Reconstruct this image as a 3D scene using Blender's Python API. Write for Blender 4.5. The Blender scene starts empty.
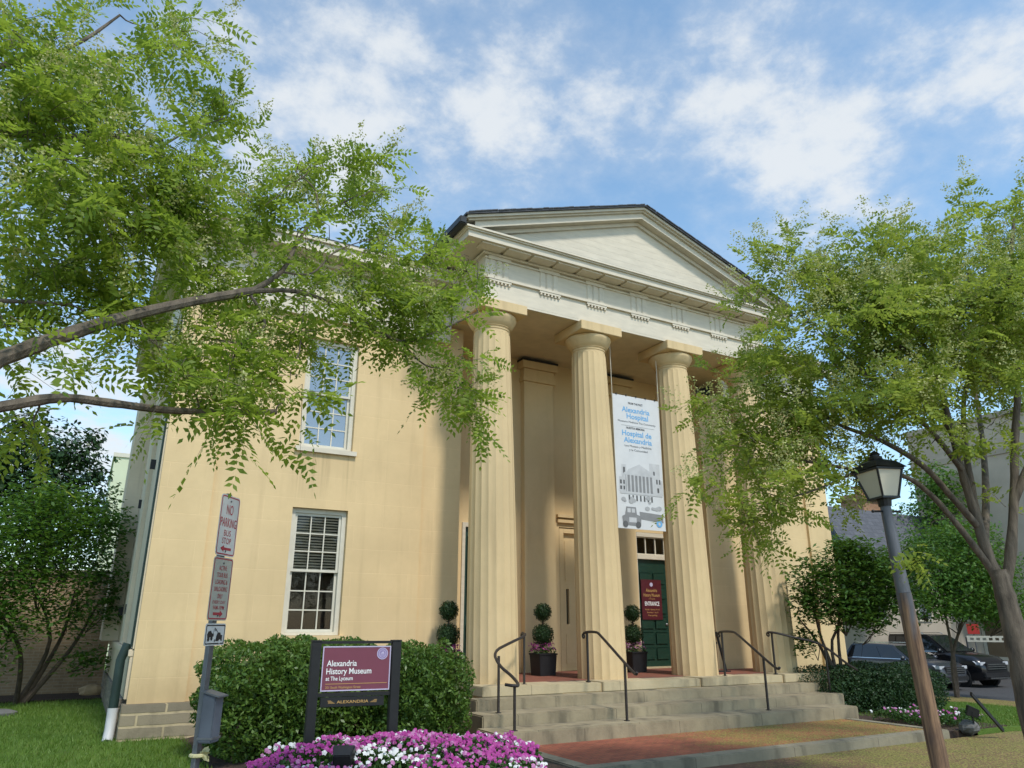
import bpy, bmesh, math, random
import numpy as np
from math import sin, cos, pi, radians, hypot, atan2
from mathutils import Vector, Matrix
random.seed(7); rng = np.random.default_rng(11)
SC = bpy.context.scene
COL = SC.collection

# ------------------------------------------------------------------ camera
F = 735.0; PITCH = radians(18.15); YAW = radians(60.7); ROLL = radians(0.12); EYE = 1.70
fh = np.array([cos(YAW), sin(YAW), 0.]); upv = np.array([0, 0, 1.])
FW = fh*cos(PITCH)+upv*sin(PITCH); U0 = -fh*sin(PITCH)+upv*cos(PITCH); R0 = np.cross(FW, U0)
RT = R0*cos(ROLL)+U0*sin(ROLL); UP = -R0*sin(ROLL)+U0*cos(ROLL)
cd = bpy.data.cameras.new('camera'); cam = bpy.data.objects.new('camera', cd); COL.objects.link(cam)
cd.sensor_width = 36; cd.lens = F/1024*36; cd.clip_start = .05; cd.clip_end = 2000
M = Matrix(((RT[0], UP[0], -FW[0], 0), (RT[1], UP[1], -FW[1], 0), (RT[2], UP[2], -FW[2], EYE), (0, 0, 0, 1)))
cam.matrix_world = M
SC.camera = cam
# layout helpers: real-world points seen in a direction, at a real distance or on a real plane
def ray(x, y): return FW+RT*((x-512)/F)-UP*((y-384)/F)
def at(x, y, D):
    d = ray(x, y); return d*(D/hypot(d[0], d[1]))+np.array([0, 0, EYE])
def onz(x, y, z):
    d = ray(x, y); return d*((z-EYE)/d[2])+np.array([0, 0, EYE])
def ony(x, y, Y):
    d = ray(x, y); return d*(Y/d[1])+np.array([0, 0, EYE])

# ------------------------------------------------------------------ sun, sky, exposure
SUN_EL = radians(53); SUN_AZ = radians(4)          # azimuth measured from -Y towards +X
SUN_STR = 2.0; SKY_STR = 0.145
SC.view_settings.view_transform = 'Standard'; SC.view_settings.look = 'None'
SC.view_settings.exposure = 0.60; SC.view_settings.gamma = 1.0; SC.view_settings.use_curve_mapping = False
sd = Vector((sin(SUN_AZ)*cos(SUN_EL), -cos(SUN_AZ)*cos(SUN_EL), sin(SUN_EL)))
sl = bpy.data.lights.new('sun', 'SUN'); sl.energy = SUN_STR; sl.angle = radians(7); sl.color = (1, .955, .88)
so = bpy.data.objects.new('sun', sl); COL.objects.link(so); so.rotation_euler = sd.to_track_quat('Z', 'Y').to_euler()
so.location = (0, -20, 30)
W = bpy.data.worlds.new('World'); SC.world = W; W.use_nodes = True
nt = W.node_tree; nt.nodes.clear()
def N(nt, typ, **kw):
    n = nt.nodes.new(typ)
    for k, v in kw.items():
        if k.startswith('i_'):
            key = k[2:]
            n.inputs[int(key) if key.isdigit() else key.replace('_', ' ')].default_value = v
        else: setattr(n, k, v)
    return n
def mth(nt, op, a, b=None, c=None, clamp=False):
    n = nt.nodes.new('ShaderNodeMath'); n.operation = op; n.use_clamp = clamp
    for i, v in enumerate((a, b, c)):
        if v is None: continue
        if isinstance(v, (int, float)): n.inputs[i].default_value = v
        else: nt.links.new(v, n.inputs[i])
    return n.outputs[0]
def smooth(nt, v, a, b, to0=0., to1=1.):
    n = nt.nodes.new('ShaderNodeMapRange'); n.interpolation_type = 'SMOOTHSTEP'
    nt.links.new(v, n.inputs[0]); n.inputs[1].default_value = a; n.inputs[2].default_value = b
    n.inputs[3].default_value = to0; n.inputs[4].default_value = to1
    return n.outputs[0]
sky = N(nt, 'ShaderNodeTexSky', sky_type='NISHITA', sun_disc=False, sun_elevation=SUN_EL, sun_rotation=pi-SUN_AZ,
        air_density=1.0, dust_density=.3, ozone_density=1.6)
tc = N(nt, 'ShaderNodeTexCoord')
sep = N(nt, 'ShaderNodeSeparateXYZ'); nt.links.new(tc.outputs['Generated'], sep.inputs[0])
zc = mth(nt, 'ADD', mth(nt, 'MAXIMUM', sep.outputs[2], 0.0), 0.22)
cmb = N(nt, 'ShaderNodeCombineXYZ')
nt.links.new(mth(nt, 'DIVIDE', sep.outputs[0], zc), cmb.inputs[0]); nt.links.new(mth(nt, 'DIVIDE', sep.outputs[1], zc), cmb.inputs[1])
cmb.inputs[2].default_value = 1.3
n1 = N(nt, 'ShaderNodeTexNoise', i_Scale=3.4, i_Detail=12., i_Roughness=.60, i_Distortion=.12); nt.links.new(cmb.outputs[0], n1.inputs['Vector'])
n2 = N(nt, 'ShaderNodeTexNoise', i_Scale=13., i_Detail=8., i_Roughness=.62, i_Distortion=.1); nt.links.new(cmb.outputs[0], n2.inputs['Vector'])
acc = mth(nt, 'ADD', mth(nt, 'MULTIPLY', n1.outputs[0], .9), mth(nt, 'MULTIPLY', n2.outputs[0], .72))
def blob(px, py, r, w):
    global acc
    d = ray(px, py); d = d/np.linalg.norm(d)
    v = N(nt, 'ShaderNodeVectorMath', operation='DOT_PRODUCT'); nt.links.new(tc.outputs['Generated'], v.inputs[0]); v.inputs[1].default_value = tuple(d)
    acc = mth(nt, 'ADD', acc, mth(nt, 'MULTIPLY', smooth(nt, v.outputs['Value'], cos(radians(r)), 1.0), w*.72))
CLOUDS = [(770, 175, 10, .26), (840, 150, 7, .14), (530, 115, 8, .20), (500, 170, 7, .12), (900, 30, 15, .16), (1010, 70, 8, .16), (740, 60, 12, .1), (250, 60, 20, .17), (390, 70, 14, .12),
          (330, 150, 10, .10), (925, 212, 2.8, .20), (85, 430, 8, .26), (620, 140, 6, .05), (640, 190, 7, -.12), (430, 195, 6, -.14), (620, 20, 7, -.06), (930, 150, 6, -.15), (690, 240, 7, -.14), (960, 230, 6, -.12), (60, 500, 20, .1)]
for b in CLOUDS: blob(*b)
thin = smooth(nt, acc, .62, 1.25, .16, .66)
dense = smooth(nt, acc, .90, 1.22)
fac = mth(nt, 'ADD', mth(nt, 'MULTIPLY', thin, .70), mth(nt, 'MULTIPLY', dense, .44), clamp=True)
skyc = N(nt, 'ShaderNodeHueSaturation', i_Hue=.488, i_Saturation=1.14, i_Value=1.14); nt.links.new(sky.outputs[0], skyc.inputs['Color'])
bg = N(nt, 'ShaderNodeBackground', i_Strength=SKY_STR); nt.links.new(skyc.outputs[0], bg.inputs[0])
cl = N(nt, 'ShaderNodeBackground', i_Strength=0.60); cl.inputs[0].default_value = (.93, .97, 1.0, 1)
mx = N(nt, 'ShaderNodeMixShader'); nt.links.new(fac, mx.inputs[0]); nt.links.new(bg.outputs[0], mx.inputs[1]); nt.links.new(cl.outputs[0], mx.inputs[2])
wo = N(nt, 'ShaderNodeOutputWorld'); nt.links.new(mx.outputs[0], wo.inputs[0])

# ------------------------------------------------------------------ materials
def ramp(nt, v, c0, c1, p0=.3, p1=.7):
    r = nt.nodes.new('ShaderNodeValToRGB'); r.color_ramp.elements[0].position = p0; r.color_ramp.elements[1].position = p1
    r.color_ramp.elements[0].color = (*c0, 1); r.color_ramp.elements[1].color = (*c1, 1); nt.links.new(v, r.inputs[0]); return r.outputs[0]
def mixc(nt, f, a, b, mode='MIX'):
    n = nt.nodes.new('ShaderNodeMix'); n.data_type = 'RGBA'; n.blend_type = mode
    for sock, v in ((n.inputs[0], f), (n.inputs[6], a), (n.inputs[7], b)):
        if isinstance(v, (int, float)): sock.default_value = v
        elif isinstance(v, tuple): sock.default_value = (*v[:3], 1)
        else: nt.links.new(v, sock)
    return n.outputs[2]
def newmat(name):
    m = bpy.data.materials.new(name); m.use_nodes = True; return m, m.node_tree, m.node_tree.nodes['Principled BSDF']
def coords(nt, scale=(1, 1, 1)):
    t = nt.nodes.new('ShaderNodeTexCoord'); mp = nt.nodes.new('ShaderNodeMapping'); mp.inputs['Scale'].default_value = scale
    nt.links.new(t.outputs['Object'], mp.inputs[0]); return mp.outputs[0]
def noise(nt, vec, scale, detail=6., rough=.55):
    n = N(nt, 'ShaderNodeTexNoise', i_Scale=float(scale), i_Detail=float(detail), i_Roughness=rough); nt.links.new(vec, n.inputs['Vector']); return n.outputs[0]
def bump(nt, p, h, strength=.3, dist=.02):
    b = N(nt, 'ShaderNodeBump', i_Strength=strength, i_Distance=dist); nt.links.new(h, b.inputs['Height']); nt.links.new(b.outputs[0], p.inputs['Normal'])
def mat(name, col, rough=.7, var=.12, scale=6., bmp=.15, metal=0., stretch=(1, 1, 1), spec=.4):
    m, nt, p = newmat(name); v = coords(nt, stretch); f = noise(nt, v, scale)
    c0 = tuple(c*(1-var) for c in col); c1 = tuple(min(1, c*(1+var)) for c in col)
    nt.links.new(ramp(nt, f, c0, c1), p.inputs['Base Color']); p.inputs['Roughness'].default_value = rough; p.inputs['Metallic'].default_value = metal
    p.inputs['Specular IOR Level'].default_value = spec
    if bmp: bump(nt, p, noise(nt, v, scale*6), bmp, .01)
    return m
def stucco(name, col, scored=True, streak=.10):
    m, nt, p = newmat(name); v = coords(nt)
    big = noise(nt, v, .7, 5); fine = noise(nt, v, 9., 6); vert = noise(nt, coords(nt, (3.2, 3.2, .22)), 1.6, 5)
    c = mixc(nt, smooth(nt, big, .35, .7), tuple(k*.93 for k in col), tuple(min(1, k*1.05) for k in col))
    c = mixc(nt, mth(nt, 'MULTIPLY', smooth(nt, vert, .5, .75), streak), c, (col[0]*.55, col[1]*.52, col[2]*.5))
    c = mixc(nt, mth(nt, 'MULTIPLY', smooth(nt, fine, .4, .7), .10), c, (col[0]*.8, col[1]*.78, col[2]*.75))
    sz = nt.nodes.new('ShaderNodeSeparateXYZ'); nt.links.new(v, sz.inputs[0])
    grime = mth(nt, 'MULTIPLY', smooth(nt, mth(nt, 'ADD', sz.outputs[2], mth(nt, 'MULTIPLY', noise(nt, v, 2.4, 6, .65), 1.5)), 1.0, 2.1, 1., 0.), .30)
    c = mixc(nt, grime, c, (col[0]*.50, col[1]*.46, col[2]*.42))
    if scored:          # rain streaks running down below the two window sills
        fine_v = noise(nt, coords(nt, (13, 13, .35)), 1.5, 5, .6)
        for zs in (1.43, 4.87):
            bx = mth(nt, 'MULTIPLY', smooth(nt, sz.outputs[0], 2.08, 2.2), smooth(nt, sz.outputs[0], 3.36, 3.48, 1., 0.))
            bz = mth(nt, 'MULTIPLY', smooth(nt, sz.outputs[2], zs-1.25, zs), mth(nt, 'LESS_THAN', sz.outputs[2], zs))
            k = mth(nt, 'MULTIPLY', mth(nt, 'MULTIPLY', bx, bz), mth(nt, 'MULTIPLY', smooth(nt, fine_v, .45, .68), .42))
            c = mixc(nt, k, c, (col[0]*.48, col[1]*.45, col[2]*.42))
    patch = smooth(nt, noise(nt, v, .42, 3, .4), .54, .60); c = mixc(nt, mth(nt, 'MULTIPLY', patch, .16), c, (min(1, col[0]*1.12), min(1, col[1]*1.13), min(1, col[2]*1.2)))
    h = noise(nt, v, 45., 4)
    if scored:
        s = nt.nodes.new('ShaderNodeSeparateXYZ'); nt.links.new(v, s.inputs[0]); k = nt.nodes.new('ShaderNodeCombineXYZ')
        nt.links.new(mth(nt, 'ADD', s.outputs[0], s.outputs[1]), k.inputs[0]); nt.links.new(s.outputs[2], k.inputs[1])
        b = N(nt, 'ShaderNodeTexBrick', i_Scale=1., i_Mortar_Size=.008, i_Mortar_Smooth=.4, i_Brick_Width=1.15, i_Row_Height=.44)
        b.inputs['Color1'].default_value = (.975, .975, .975, 1); b.inputs['Color2'].default_value = (1, 1, 1, 1); b.inputs['Mortar'].default_value = (1.05, 1.05, 1.06, 1)
        nt.links.new(k.outputs[0], b.inputs['Vector'])
        c = mixc(nt, .8, c, b.outputs['Color'], 'MULTIPLY')
        h = mth(nt, 'SUBTRACT', mth(nt, 'MULTIPLY', h, .25), mth(nt, 'MULTIPLY', b.outputs['Fac'], .8))
    nt.links.new(c, p.inputs['Base Color']); p.inputs['Roughness'].default_value = .8; p.inputs['Specular IOR Level'].default_value = .25
    bump(nt, p, h, .22, .012); return m
def leafmat(name, c0, c1, tr, ct=None, rough=.5, patch=1.2):
    m, nt, p = newmat(name); out = nt.nodes['Material Output']
    g = nt.nodes.new('ShaderNodeNewGeometry'); f = noise(nt, coords(nt), patch, 3)
    k = mth(nt, 'ADD', mth(nt, 'MULTIPLY', g.outputs['Random Per Island'], .55), mth(nt, 'MULTIPLY', f, .55))
    c = ramp(nt, k, c0, c1, .2, .85); nt.links.new(c, p.inputs['Base Color']); p.inputs['Roughness'].default_value = rough; p.inputs['Specular IOR Level'].default_value = .3
    t = nt.nodes.new('ShaderNodeBsdfTranslucent'); nt.links.new(mixc(nt, .6, c, ct or (c1[0]*1.8, c1[1]*1.6, c1[2])), t.inputs[0])
    mx = nt.nodes.new('ShaderNodeMixShader'); mx.inputs[0].default_value = tr
    nt.links.new(p.outputs[0], mx.inputs[1]); nt.links.new(t.outputs[0], mx.inputs[2]); nt.links.new(mx.outputs[0], out.inputs[0]); return m
def brickmat(name, c1, c2, mortar, w, h, size=.008, axes='xy', extra=None, rough=.85, wear=.2, bm=.3):
    m, nt, p = newmat(name); v = coords(nt); s = nt.nodes.new('ShaderNodeSeparateXYZ'); nt.links.new(v, s.inputs[0]); k = nt.nodes.new('ShaderNodeCombineXYZ')
    if axes == 'xy': nt.links.new(s.outputs[0], k.inputs[0]); nt.links.new(s.outputs[1], k.inputs[1])
    else: nt.links.new(mth(nt, 'ADD', s.outputs[0], s.outputs[1]), k.inputs[0]); nt.links.new(s.outputs[2], k.inputs[1])
    b = N(nt, 'ShaderNodeTexBrick', i_Scale=1., i_Mortar_Size=size, i_Mortar_Smooth=.3, i_Brick_Width=w, i_Row_Height=h, i_Bias=.0)
    b.inputs['Color1'].default_value = (*c1, 1); b.inputs['Color2'].default_value = (*c2, 1); b.inputs['Mortar'].default_value = (*mortar, 1)
    wv = nt.nodes.new('ShaderNodeVectorMath'); wv.operation = 'ADD'; nt.links.new(k.outputs[0], wv.inputs[0])
    wn = N(nt, 'ShaderNodeTexNoise', i_Scale=3., i_Detail=3.); nt.links.new(v, wn.inputs['Vector'])
    ws = nt.nodes.new('ShaderNodeVectorMath'); ws.operation = 'SCALE'; nt.links.new(wn.outputs['Color'], ws.inputs[0]); ws.inputs['Scale'].default_value = size*1.5
    nt.links.new(ws.outputs[0], wv.inputs[1]); nt.links.new(wv.outputs[0], b.inputs['Vector'])
    c = b.outputs['Color']
    f = noise(nt, v, 5., 7); c = mixc(nt, mth(nt, 'MULTIPLY', smooth(nt, f, .42, .7), wear*2), c, tuple(x*.55 for x in c1))
    if extra: c = extra(nt, v, c)
    nt.links.new(c, p.inputs['Base Color']); p.inputs['Roughness'].default_value = rough; p.inputs['Specular IOR Level'].default_value = .3
    bump(nt, p, mth(nt, 'SUBTRACT', mth(nt, 'MULTIPLY', noise(nt, v, 30.), .4), b.outputs['Fac']), bm, .015); return m
def petals(nt, v, c):      # fallen pale blossom lying on the paving, thickest under the tree to the right
    s = nt.nodes.new('ShaderNodeSeparateXYZ'); nt.links.new(v, s.inputs[0])
    g = smooth(nt, mth(nt, 'ADD', s.outputs[0], mth(nt, 'MULTIPLY', noise(nt, v, .9, 6, .62), 4.2)), 9.4, 12.0)
    sp = noise(nt, v, 30., 3, .75); k = mth(nt, 'GREATER_THAN', mth(nt, 'ADD', sp, mth(nt, 'MULTIPLY', g, .16)), .67)
    drift = mth(nt, 'MULTIPLY', smooth(nt, noise(nt, v, 1.7, 6, .65), .42, .64), mth(nt, 'MULTIPLY', g, .62))
    c = mixc(nt, drift, c, (.115, .118, .026))
    return mixc(nt, mth(nt, 'MULTIPLY', k, .8), c, mixc(nt, noise(nt, v, 15.), (.20, .205, .035), (.36, .34, .09)))

CREAM = (.69, .51, .272)
m_stucco = stucco('cream_stucco', CREAM, True, .22)
m_plain = stucco('cream_plaster', CREAM, False, .12)
m_side = stucco('weathered_side_stucco', (.66, .555, .40), True, .3)
m_col = stucco('column_stucco', (.645, .48, .258), False, .30)
m_trim = mat('ivory_painted_trim', (.62, .55, .425), .6, .08, 3., .06, stretch=(1, 1, 4))
m_white = mat('white_painted_wood', (.62, .575, .46), .45, .06, 8., .04)
m_ceil = mat('porch_ceiling_boards', (.64, .53, .36), .7, .08, 4., .05)
m_roof = mat('dark_slate_roof', (.07, .072, .078), .75, .3, 9., .5)
m_gutter = mat('black_gutter_metal', (.022, .025, .026), .45, .2, 5., .02)
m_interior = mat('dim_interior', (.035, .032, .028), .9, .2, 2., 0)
m_blind = mat('brown_slat_blind', (.66, .56, .42), .6, .1, 5., 0)
m_curtain = mat('brown_roller_shade', (.05, .036, .027), .9, .15, 3., .1)
m_door = mat('dark_green_door_paint', (.012, .040, .026), .35, .12, 7., .03)
m_iron = mat('painted_iron', (.030, .024, .021), .45, .3, 20., .1)
m_black = mat('black_painted_wood', (.012, .012, .012), .5, .2, 8., .05)
m_blackmetal = mat('black_metal', (.014, .014, .015), .4, .2, 10., .03)
m_stone = None
def stone(name, c0, c1, dark):
    m, nt, p = newmat(name); v = coords(nt); f = noise(nt, v, 2.2, 7, .6); g = noise(nt, coords(nt, (2.5, 2.5, .7)), 1.3, 6)
    c = ramp(nt, f, c0, c1, .3, .7); c = mixc(nt, mth(nt, 'MULTIPLY', smooth(nt, g, .48, .72), .7), c, dark)
    s = nt.nodes.new('ShaderNodeSeparateXYZ'); nt.links.new(v, s.inputs[0])
    wv = mth(nt, 'ABSOLUTE', mth(nt, 'SUBTRACT', mth(nt, 'FRACT', mth(nt, 'MULTIPLY', mth(nt, 'ADD', s.outputs[0], mth(nt, 'MULTIPLY', mth(nt, 'FLOOR', mth(nt, 'MULTIPLY', s.outputs[2], 5.6)), .83)), .52)), .5))
    j = mth(nt, 'LESS_THAN', wv, .0025); c = mixc(nt, mth(nt, 'MULTIPLY', j, .7), c, tuple(k*.4 for k in dark))
    nt.links.new(c, p.inputs['Base Color']); p.inputs['Roughness'].default_value = .85
    bump(nt, p, noise(nt, v, 22., 6), .35, .015); return m
m_stone = stone('weathered_sandstone', (.225, .182, .112), (.345, .285, .178), (.088, .074, .048))
m_plinth = stone('plinth_stone', (.42, .34, .20), (.50, .41, .25), (.22, .18, .11))
m_base = brickmat('rough_stone_base', (.30, .25, .165), (.20, .17, .12), (.50, .40, .24), .83, .185, .020, 'xz', wear=.25, bm=.6)
m_rubble, nt_, p_ = newmat('rubble_stone')
v_ = coords(nt_); vo = N(nt_, 'ShaderNodeTexVoronoi', feature='DISTANCE_TO_EDGE', i_Scale=5.); nt_.links.new(v_, vo.inputs['Vector'])
nt_.links.new(mixc(nt_, smooth(nt_, vo.outputs[0], .03, .08), (.42, .36, .25), ramp(nt_, noise(nt_, v_, 4.), (.12, .115, .10), (.24, .21, .17))), p_.inputs['Base Color'])
p_.inputs['Roughness'].default_value = .9; bump(nt_, p_, smooth(nt_, vo.outputs[0], 0., .1), .6, .03)
m_brickpath = brickmat('red_brick_paving', (.37, .115, .062), (.29, .085, .05), (.11, .07, .05), .20, .10, .007, 'xy', petals, bm=.25)
m_sidewalk = brickmat('brick_sidewalk', (.22, .11, .065), (.14, .07, .043), (.07, .05, .035), .20, .10, .008, 'xy', petals, bm=.25)
m_wallbrick = brickmat('old_brick_wall', (.36, .245, .14), (.28, .19, .11), (.36, .28, .19), .22, .075, .01, 'xz')
m_kerb = stone('kerb_stone', (.20, .175, .12), (.29, .25, .17), (.09, .08, .055))
m_mulch = mat('bark_mulch', (.055, .034, .022), .95, .5, 18., .8)
m_asphalt = mat('asphalt', (.06, .06, .062), .9, .2, 12., .3)
m_bounce_avenue = mat('pale_bounce_road', (.30, .29, .265), .9, .15, 2., .1)  # pale tone set so the unseen road bounces light
m_porchbrick = brickmat('porch_brick', (.27, .09, .055), (.21, .07, .045), (.18, .12, .09), .2, .1, .007)
def grassmat():
    m, nt, p = newmat('lawn_grass'); v = coords(nt); f = noise(nt, v, 1.1, 6); g = noise(nt, v, 60., 3)
    c = ramp(nt, f, (.075, .135, .020), (.135, .205, .038), .35, .65); c = mixc(nt, mth(nt, 'MULTIPLY', smooth(nt, noise(nt, v, 3.5, 5), .52, .68), .5), c, (.12, .14, .035)); c = mixc(nt, mth(nt, 'MULTIPLY', smooth(nt, g, .4, .7), .5), c, (.05, .11, .012))
    nt.links.new(c, p.inputs['Base Color']); p.inputs['Roughness'].default_value = .9; p.inputs['Specular IOR Level'].default_value = .15; bump(nt, p, g, .8, .03); return m
m_grass = grassmat()
m_blade = leafmat('grass_blades', (.08, .155, .02), (.155, .25, .045), .35)
m_glass, nt_, p_ = newmat('window_glass'); o_ = nt_.nodes['Material Output']
gl = N(nt_, 'ShaderNodeBsdfGlossy', i_Roughness=.02); tr = N(nt_, 'ShaderNodeBsdfTransparent'); tr.inputs[0].default_value = (.90, .89, .86, 1); fr = N(nt_, 'ShaderNodeFresnel', i_IOR=1.32)
mx_ = N(nt_, 'ShaderNodeMixShader'); nt_.links.new(fr.outputs[0], mx_.inputs[0]); nt_.links.new(tr.outputs[0], mx_.inputs[1]); nt_.links.new(gl.outputs[0], mx_.inputs[2]); nt_.links.new(mx_.outputs[0], o_.inputs[0])
m_mirrorglass = mat('sky_reflecting_glass', (.13, .14, .15), .05, .05, 1., 0, spec=1.0)
m_mirrorglass.node_tree.nodes['Principled BSDF'].inputs['IOR'].default_value = 2.0
m_carglass = mat('tinted_car_glass', (.012, .014, .017), .05, .05, 1., 0, spec=.9)
m_frost = mat('frosted_lantern_glass', (.62, .57, .44), .35, .06, 4., 0)
m_bark = mat('grey_brown_bark', (.125, .10, .072), .9, .5, 5., .9, stretch=(4, 4, .8))
m_barkd = mat('dark_branch_bark', (.085, .062, .045), .9, .35, 9., .6)
m_leafL = leafmat('pagoda_leaf', (.065, .140, .015), (.29, .37, .045), .54, (.42, .56, .06), patch=2.2)
m_leafR = leafmat('pagoda_leaf_far', (.085, .170, .018), (.33, .39, .055), .50, (.44, .54, .08), patch=1.1)
m_bloss = leafmat('pale_blossom', (.36, .40, .11), (.60, .60, .27), .35, (.5, .5, .15))
m_petal = leafmat('fallen_petal', (.17, .16, .035), (.34, .31, .09), .1)
m_leafD = leafmat('dogwood_leaf', (.034, .090, .014), (.075, .150, .022), .25)
m_leafS = leafmat('garden_shrub_leaf', (.040, .110, .015), (.100, .200, .028), .35)
m_leafM = leafmat('magnolia_leaf', (.016, .042, .013), (.040, .085, .022), .12, rough=.35)
m_leafH = leafmat('hedge_leaf', (.045, .105, .016), (.115, .190, .032), .25, rough=.4)
m_leafY = leafmat('dark_yew_leaf', (.014, .040, .012), (.030, .066, .016), .12)
m_leafB = leafmat('bedding_leaf', (.030, .075, .015), (.060, .125, .025), .25)
m_mag = leafmat('magenta_petal', (.36, .028, .22), (.52, .095, .36), .25, (.6, .1, .45), patch=3)
m_pinkp = leafmat('light_pink_petal', (.46, .15, .34), (.60, .28, .48), .25, (.7, .4, .6))
m_whitep = leafmat('white_petal', (.70, .70, .66), (.82, .82, .80), .2, (.8, .8, .8))
m_signwhite = mat('reflective_white_sheet', (.66, .66, .63), .45, .06, 12., 0)
m_signred = mat('sign_red', (.42, .035, .055), .45, .08, 9., 0)
m_alum = mat('galvanised_steel', (.17, .18, .19), .5, .18, 9., .06, .6)
m_boxgrey = mat('grey_plastic_box', (.10, .115, .14), .5, .15, 7., .05)
m_plum = mat('plum_sign_panel', (.175, .045, .070), .4, .05, 5., 0)
m_lav = mat('lavender_border', (.50, .45, .60), .4, .05, 5., 0)
m_lav2 = mat('muted_lavender', (.26, .20, .38), .4, .05, 5., 0)
m_letter = mat('white_lettering', (.80, .80, .78), .5, .03, 5., 0)
m_gold = mat('gold_lettering', (.50, .30, .10), .5, .05, 5., 0)
m_letblk = mat('black_lettering', (.02, .02, .022), .5, .05, 5., 0)
m_letblue = mat('blue_lettering', (.14, .36, .60), .5, .05, 5., 0)
m_banner = mat('white_banner_cloth', (.60, .60, .585), .8, .05, 2.5, .1)
GR = [mat('banner_grey_%s' % n, (c, c, c*.98), .8, .1, 6., 0) for n, c in (('pale', .48), ('light', .36), ('mid', .22), ('dark', .10))]
m_maroon = mat('maroon_notice', (.085, .012, .018), .4, .08, 5., 0)
m_planter = mat('black_planter', (.016, .016, .018), .5, .2, 6., .05)
m_wood = None
def woodpole():
    m, nt, p = newmat('weathered_pole_wood'); v = coords(nt, (14, 14, .9)); f = noise(nt, v, 2., 7, .65); g = noise(nt, coords(nt, (3, 3, 1.2)), 2., 4)
    c = ramp(nt, f, (.07, .040, .024), (.30, .18, .095), .36, .64); c = mixc(nt, smooth(nt, g, .5, .7), c, (.10, .06, .04)); s = nt.nodes.new('ShaderNodeSeparateXYZ'); nt.links.new(coords(nt), s.inputs[0]); c = mixc(nt, smooth(nt, mth(nt, 'ADD', s.outputs[2], mth(nt, 'MULTIPLY', noise(nt, coords(nt, (6, 6, 1.2)), 2., 5), 1.5)), 2.45, 2.95), c, (.11, .11, .115)); nt.links.new(c, p.inputs['Base Color'])
    p.inputs['Roughness'].default_value = .85; bump(nt, p, f, .5, .01); return m
m_wood = woodpole()
m_polegrey = mat('grey_pole_paint', (.10, .105, .115), .55, .25, 4., .2, stretch=(5, 5, 1))
m_carA = mat('charcoal_car_paint', (.06, .066, .08), .22, .05, 2., 0, .3, spec=.7)
m_carB = mat('black_car_paint', (.014, .014, .016), .2, .05, 2., 0, .2, spec=.7)
m_tyre = mat('tyre_rubber', (.014, .014, .014), .9, .2, 20., .1)
m_chrome = mat('chrome', (.6, .6, .6), .2, .03, 5., 0, 1.)
m_alloy = mat('alloy_rim', (.30, .30, .31), .35, .05, 5., 0, .9)
m_lampglass = mat('headlamp_lens', (.5, .52, .55), .12, .05, 5., 0)
m_tail = mat('tail_lamp_red', (.30, .012, .015), .2, .05, 5., 0)
m_plasticB = mat('black_plastic', (.016, .016, .017), .6, .1, 5., 0)
m_conc = mat('taupe_render', (.50, .40, .30), .85, .12, .8, .1)
m_concd = mat('taupe_render_band', (.42, .335, .25), .85, .12, .8, .1)
m_green = mat('pale_green_cladding', (.58, .61, .42), .7, .04, 1., 0)
m_slate = brickmat('grey_slate_roof', (.13, .135, .15), (.10, .105, .12), (.07, .07, .08), .3, .2, .01, 'xz')
m_chim = brickmat('orange_chimney_brick', (.42, .22, .12), (.34, .17, .09), (.35, .28, .2), .22, .075, .01, 'xz')
m_rock = mat('grey_rock', (.13, .128, .12), .9, .25, 4., .6)
m_sandrock = mat('tan_rock', (.42, .30, .17), .9, .2, 4., .4)
m_ribbon = mat('pale_yellow_ribbon', (.62, .56, .30), .6, .08, 9., .1)
m_pvc = mat('white_pvc', (.50, .50, .48), .5, .08, 6., .05)
m_gpipe = mat('green_black_pipe', (.018, .036, .030), .45, .2, 6., .05)
m_red = mat('red_sign_paint', (.5, .04, .03), .5, .05, 5., 0)
m_store = mat('pale_storefront', (.42, .36, .28), .8, .1, 1.5, .1)

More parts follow.
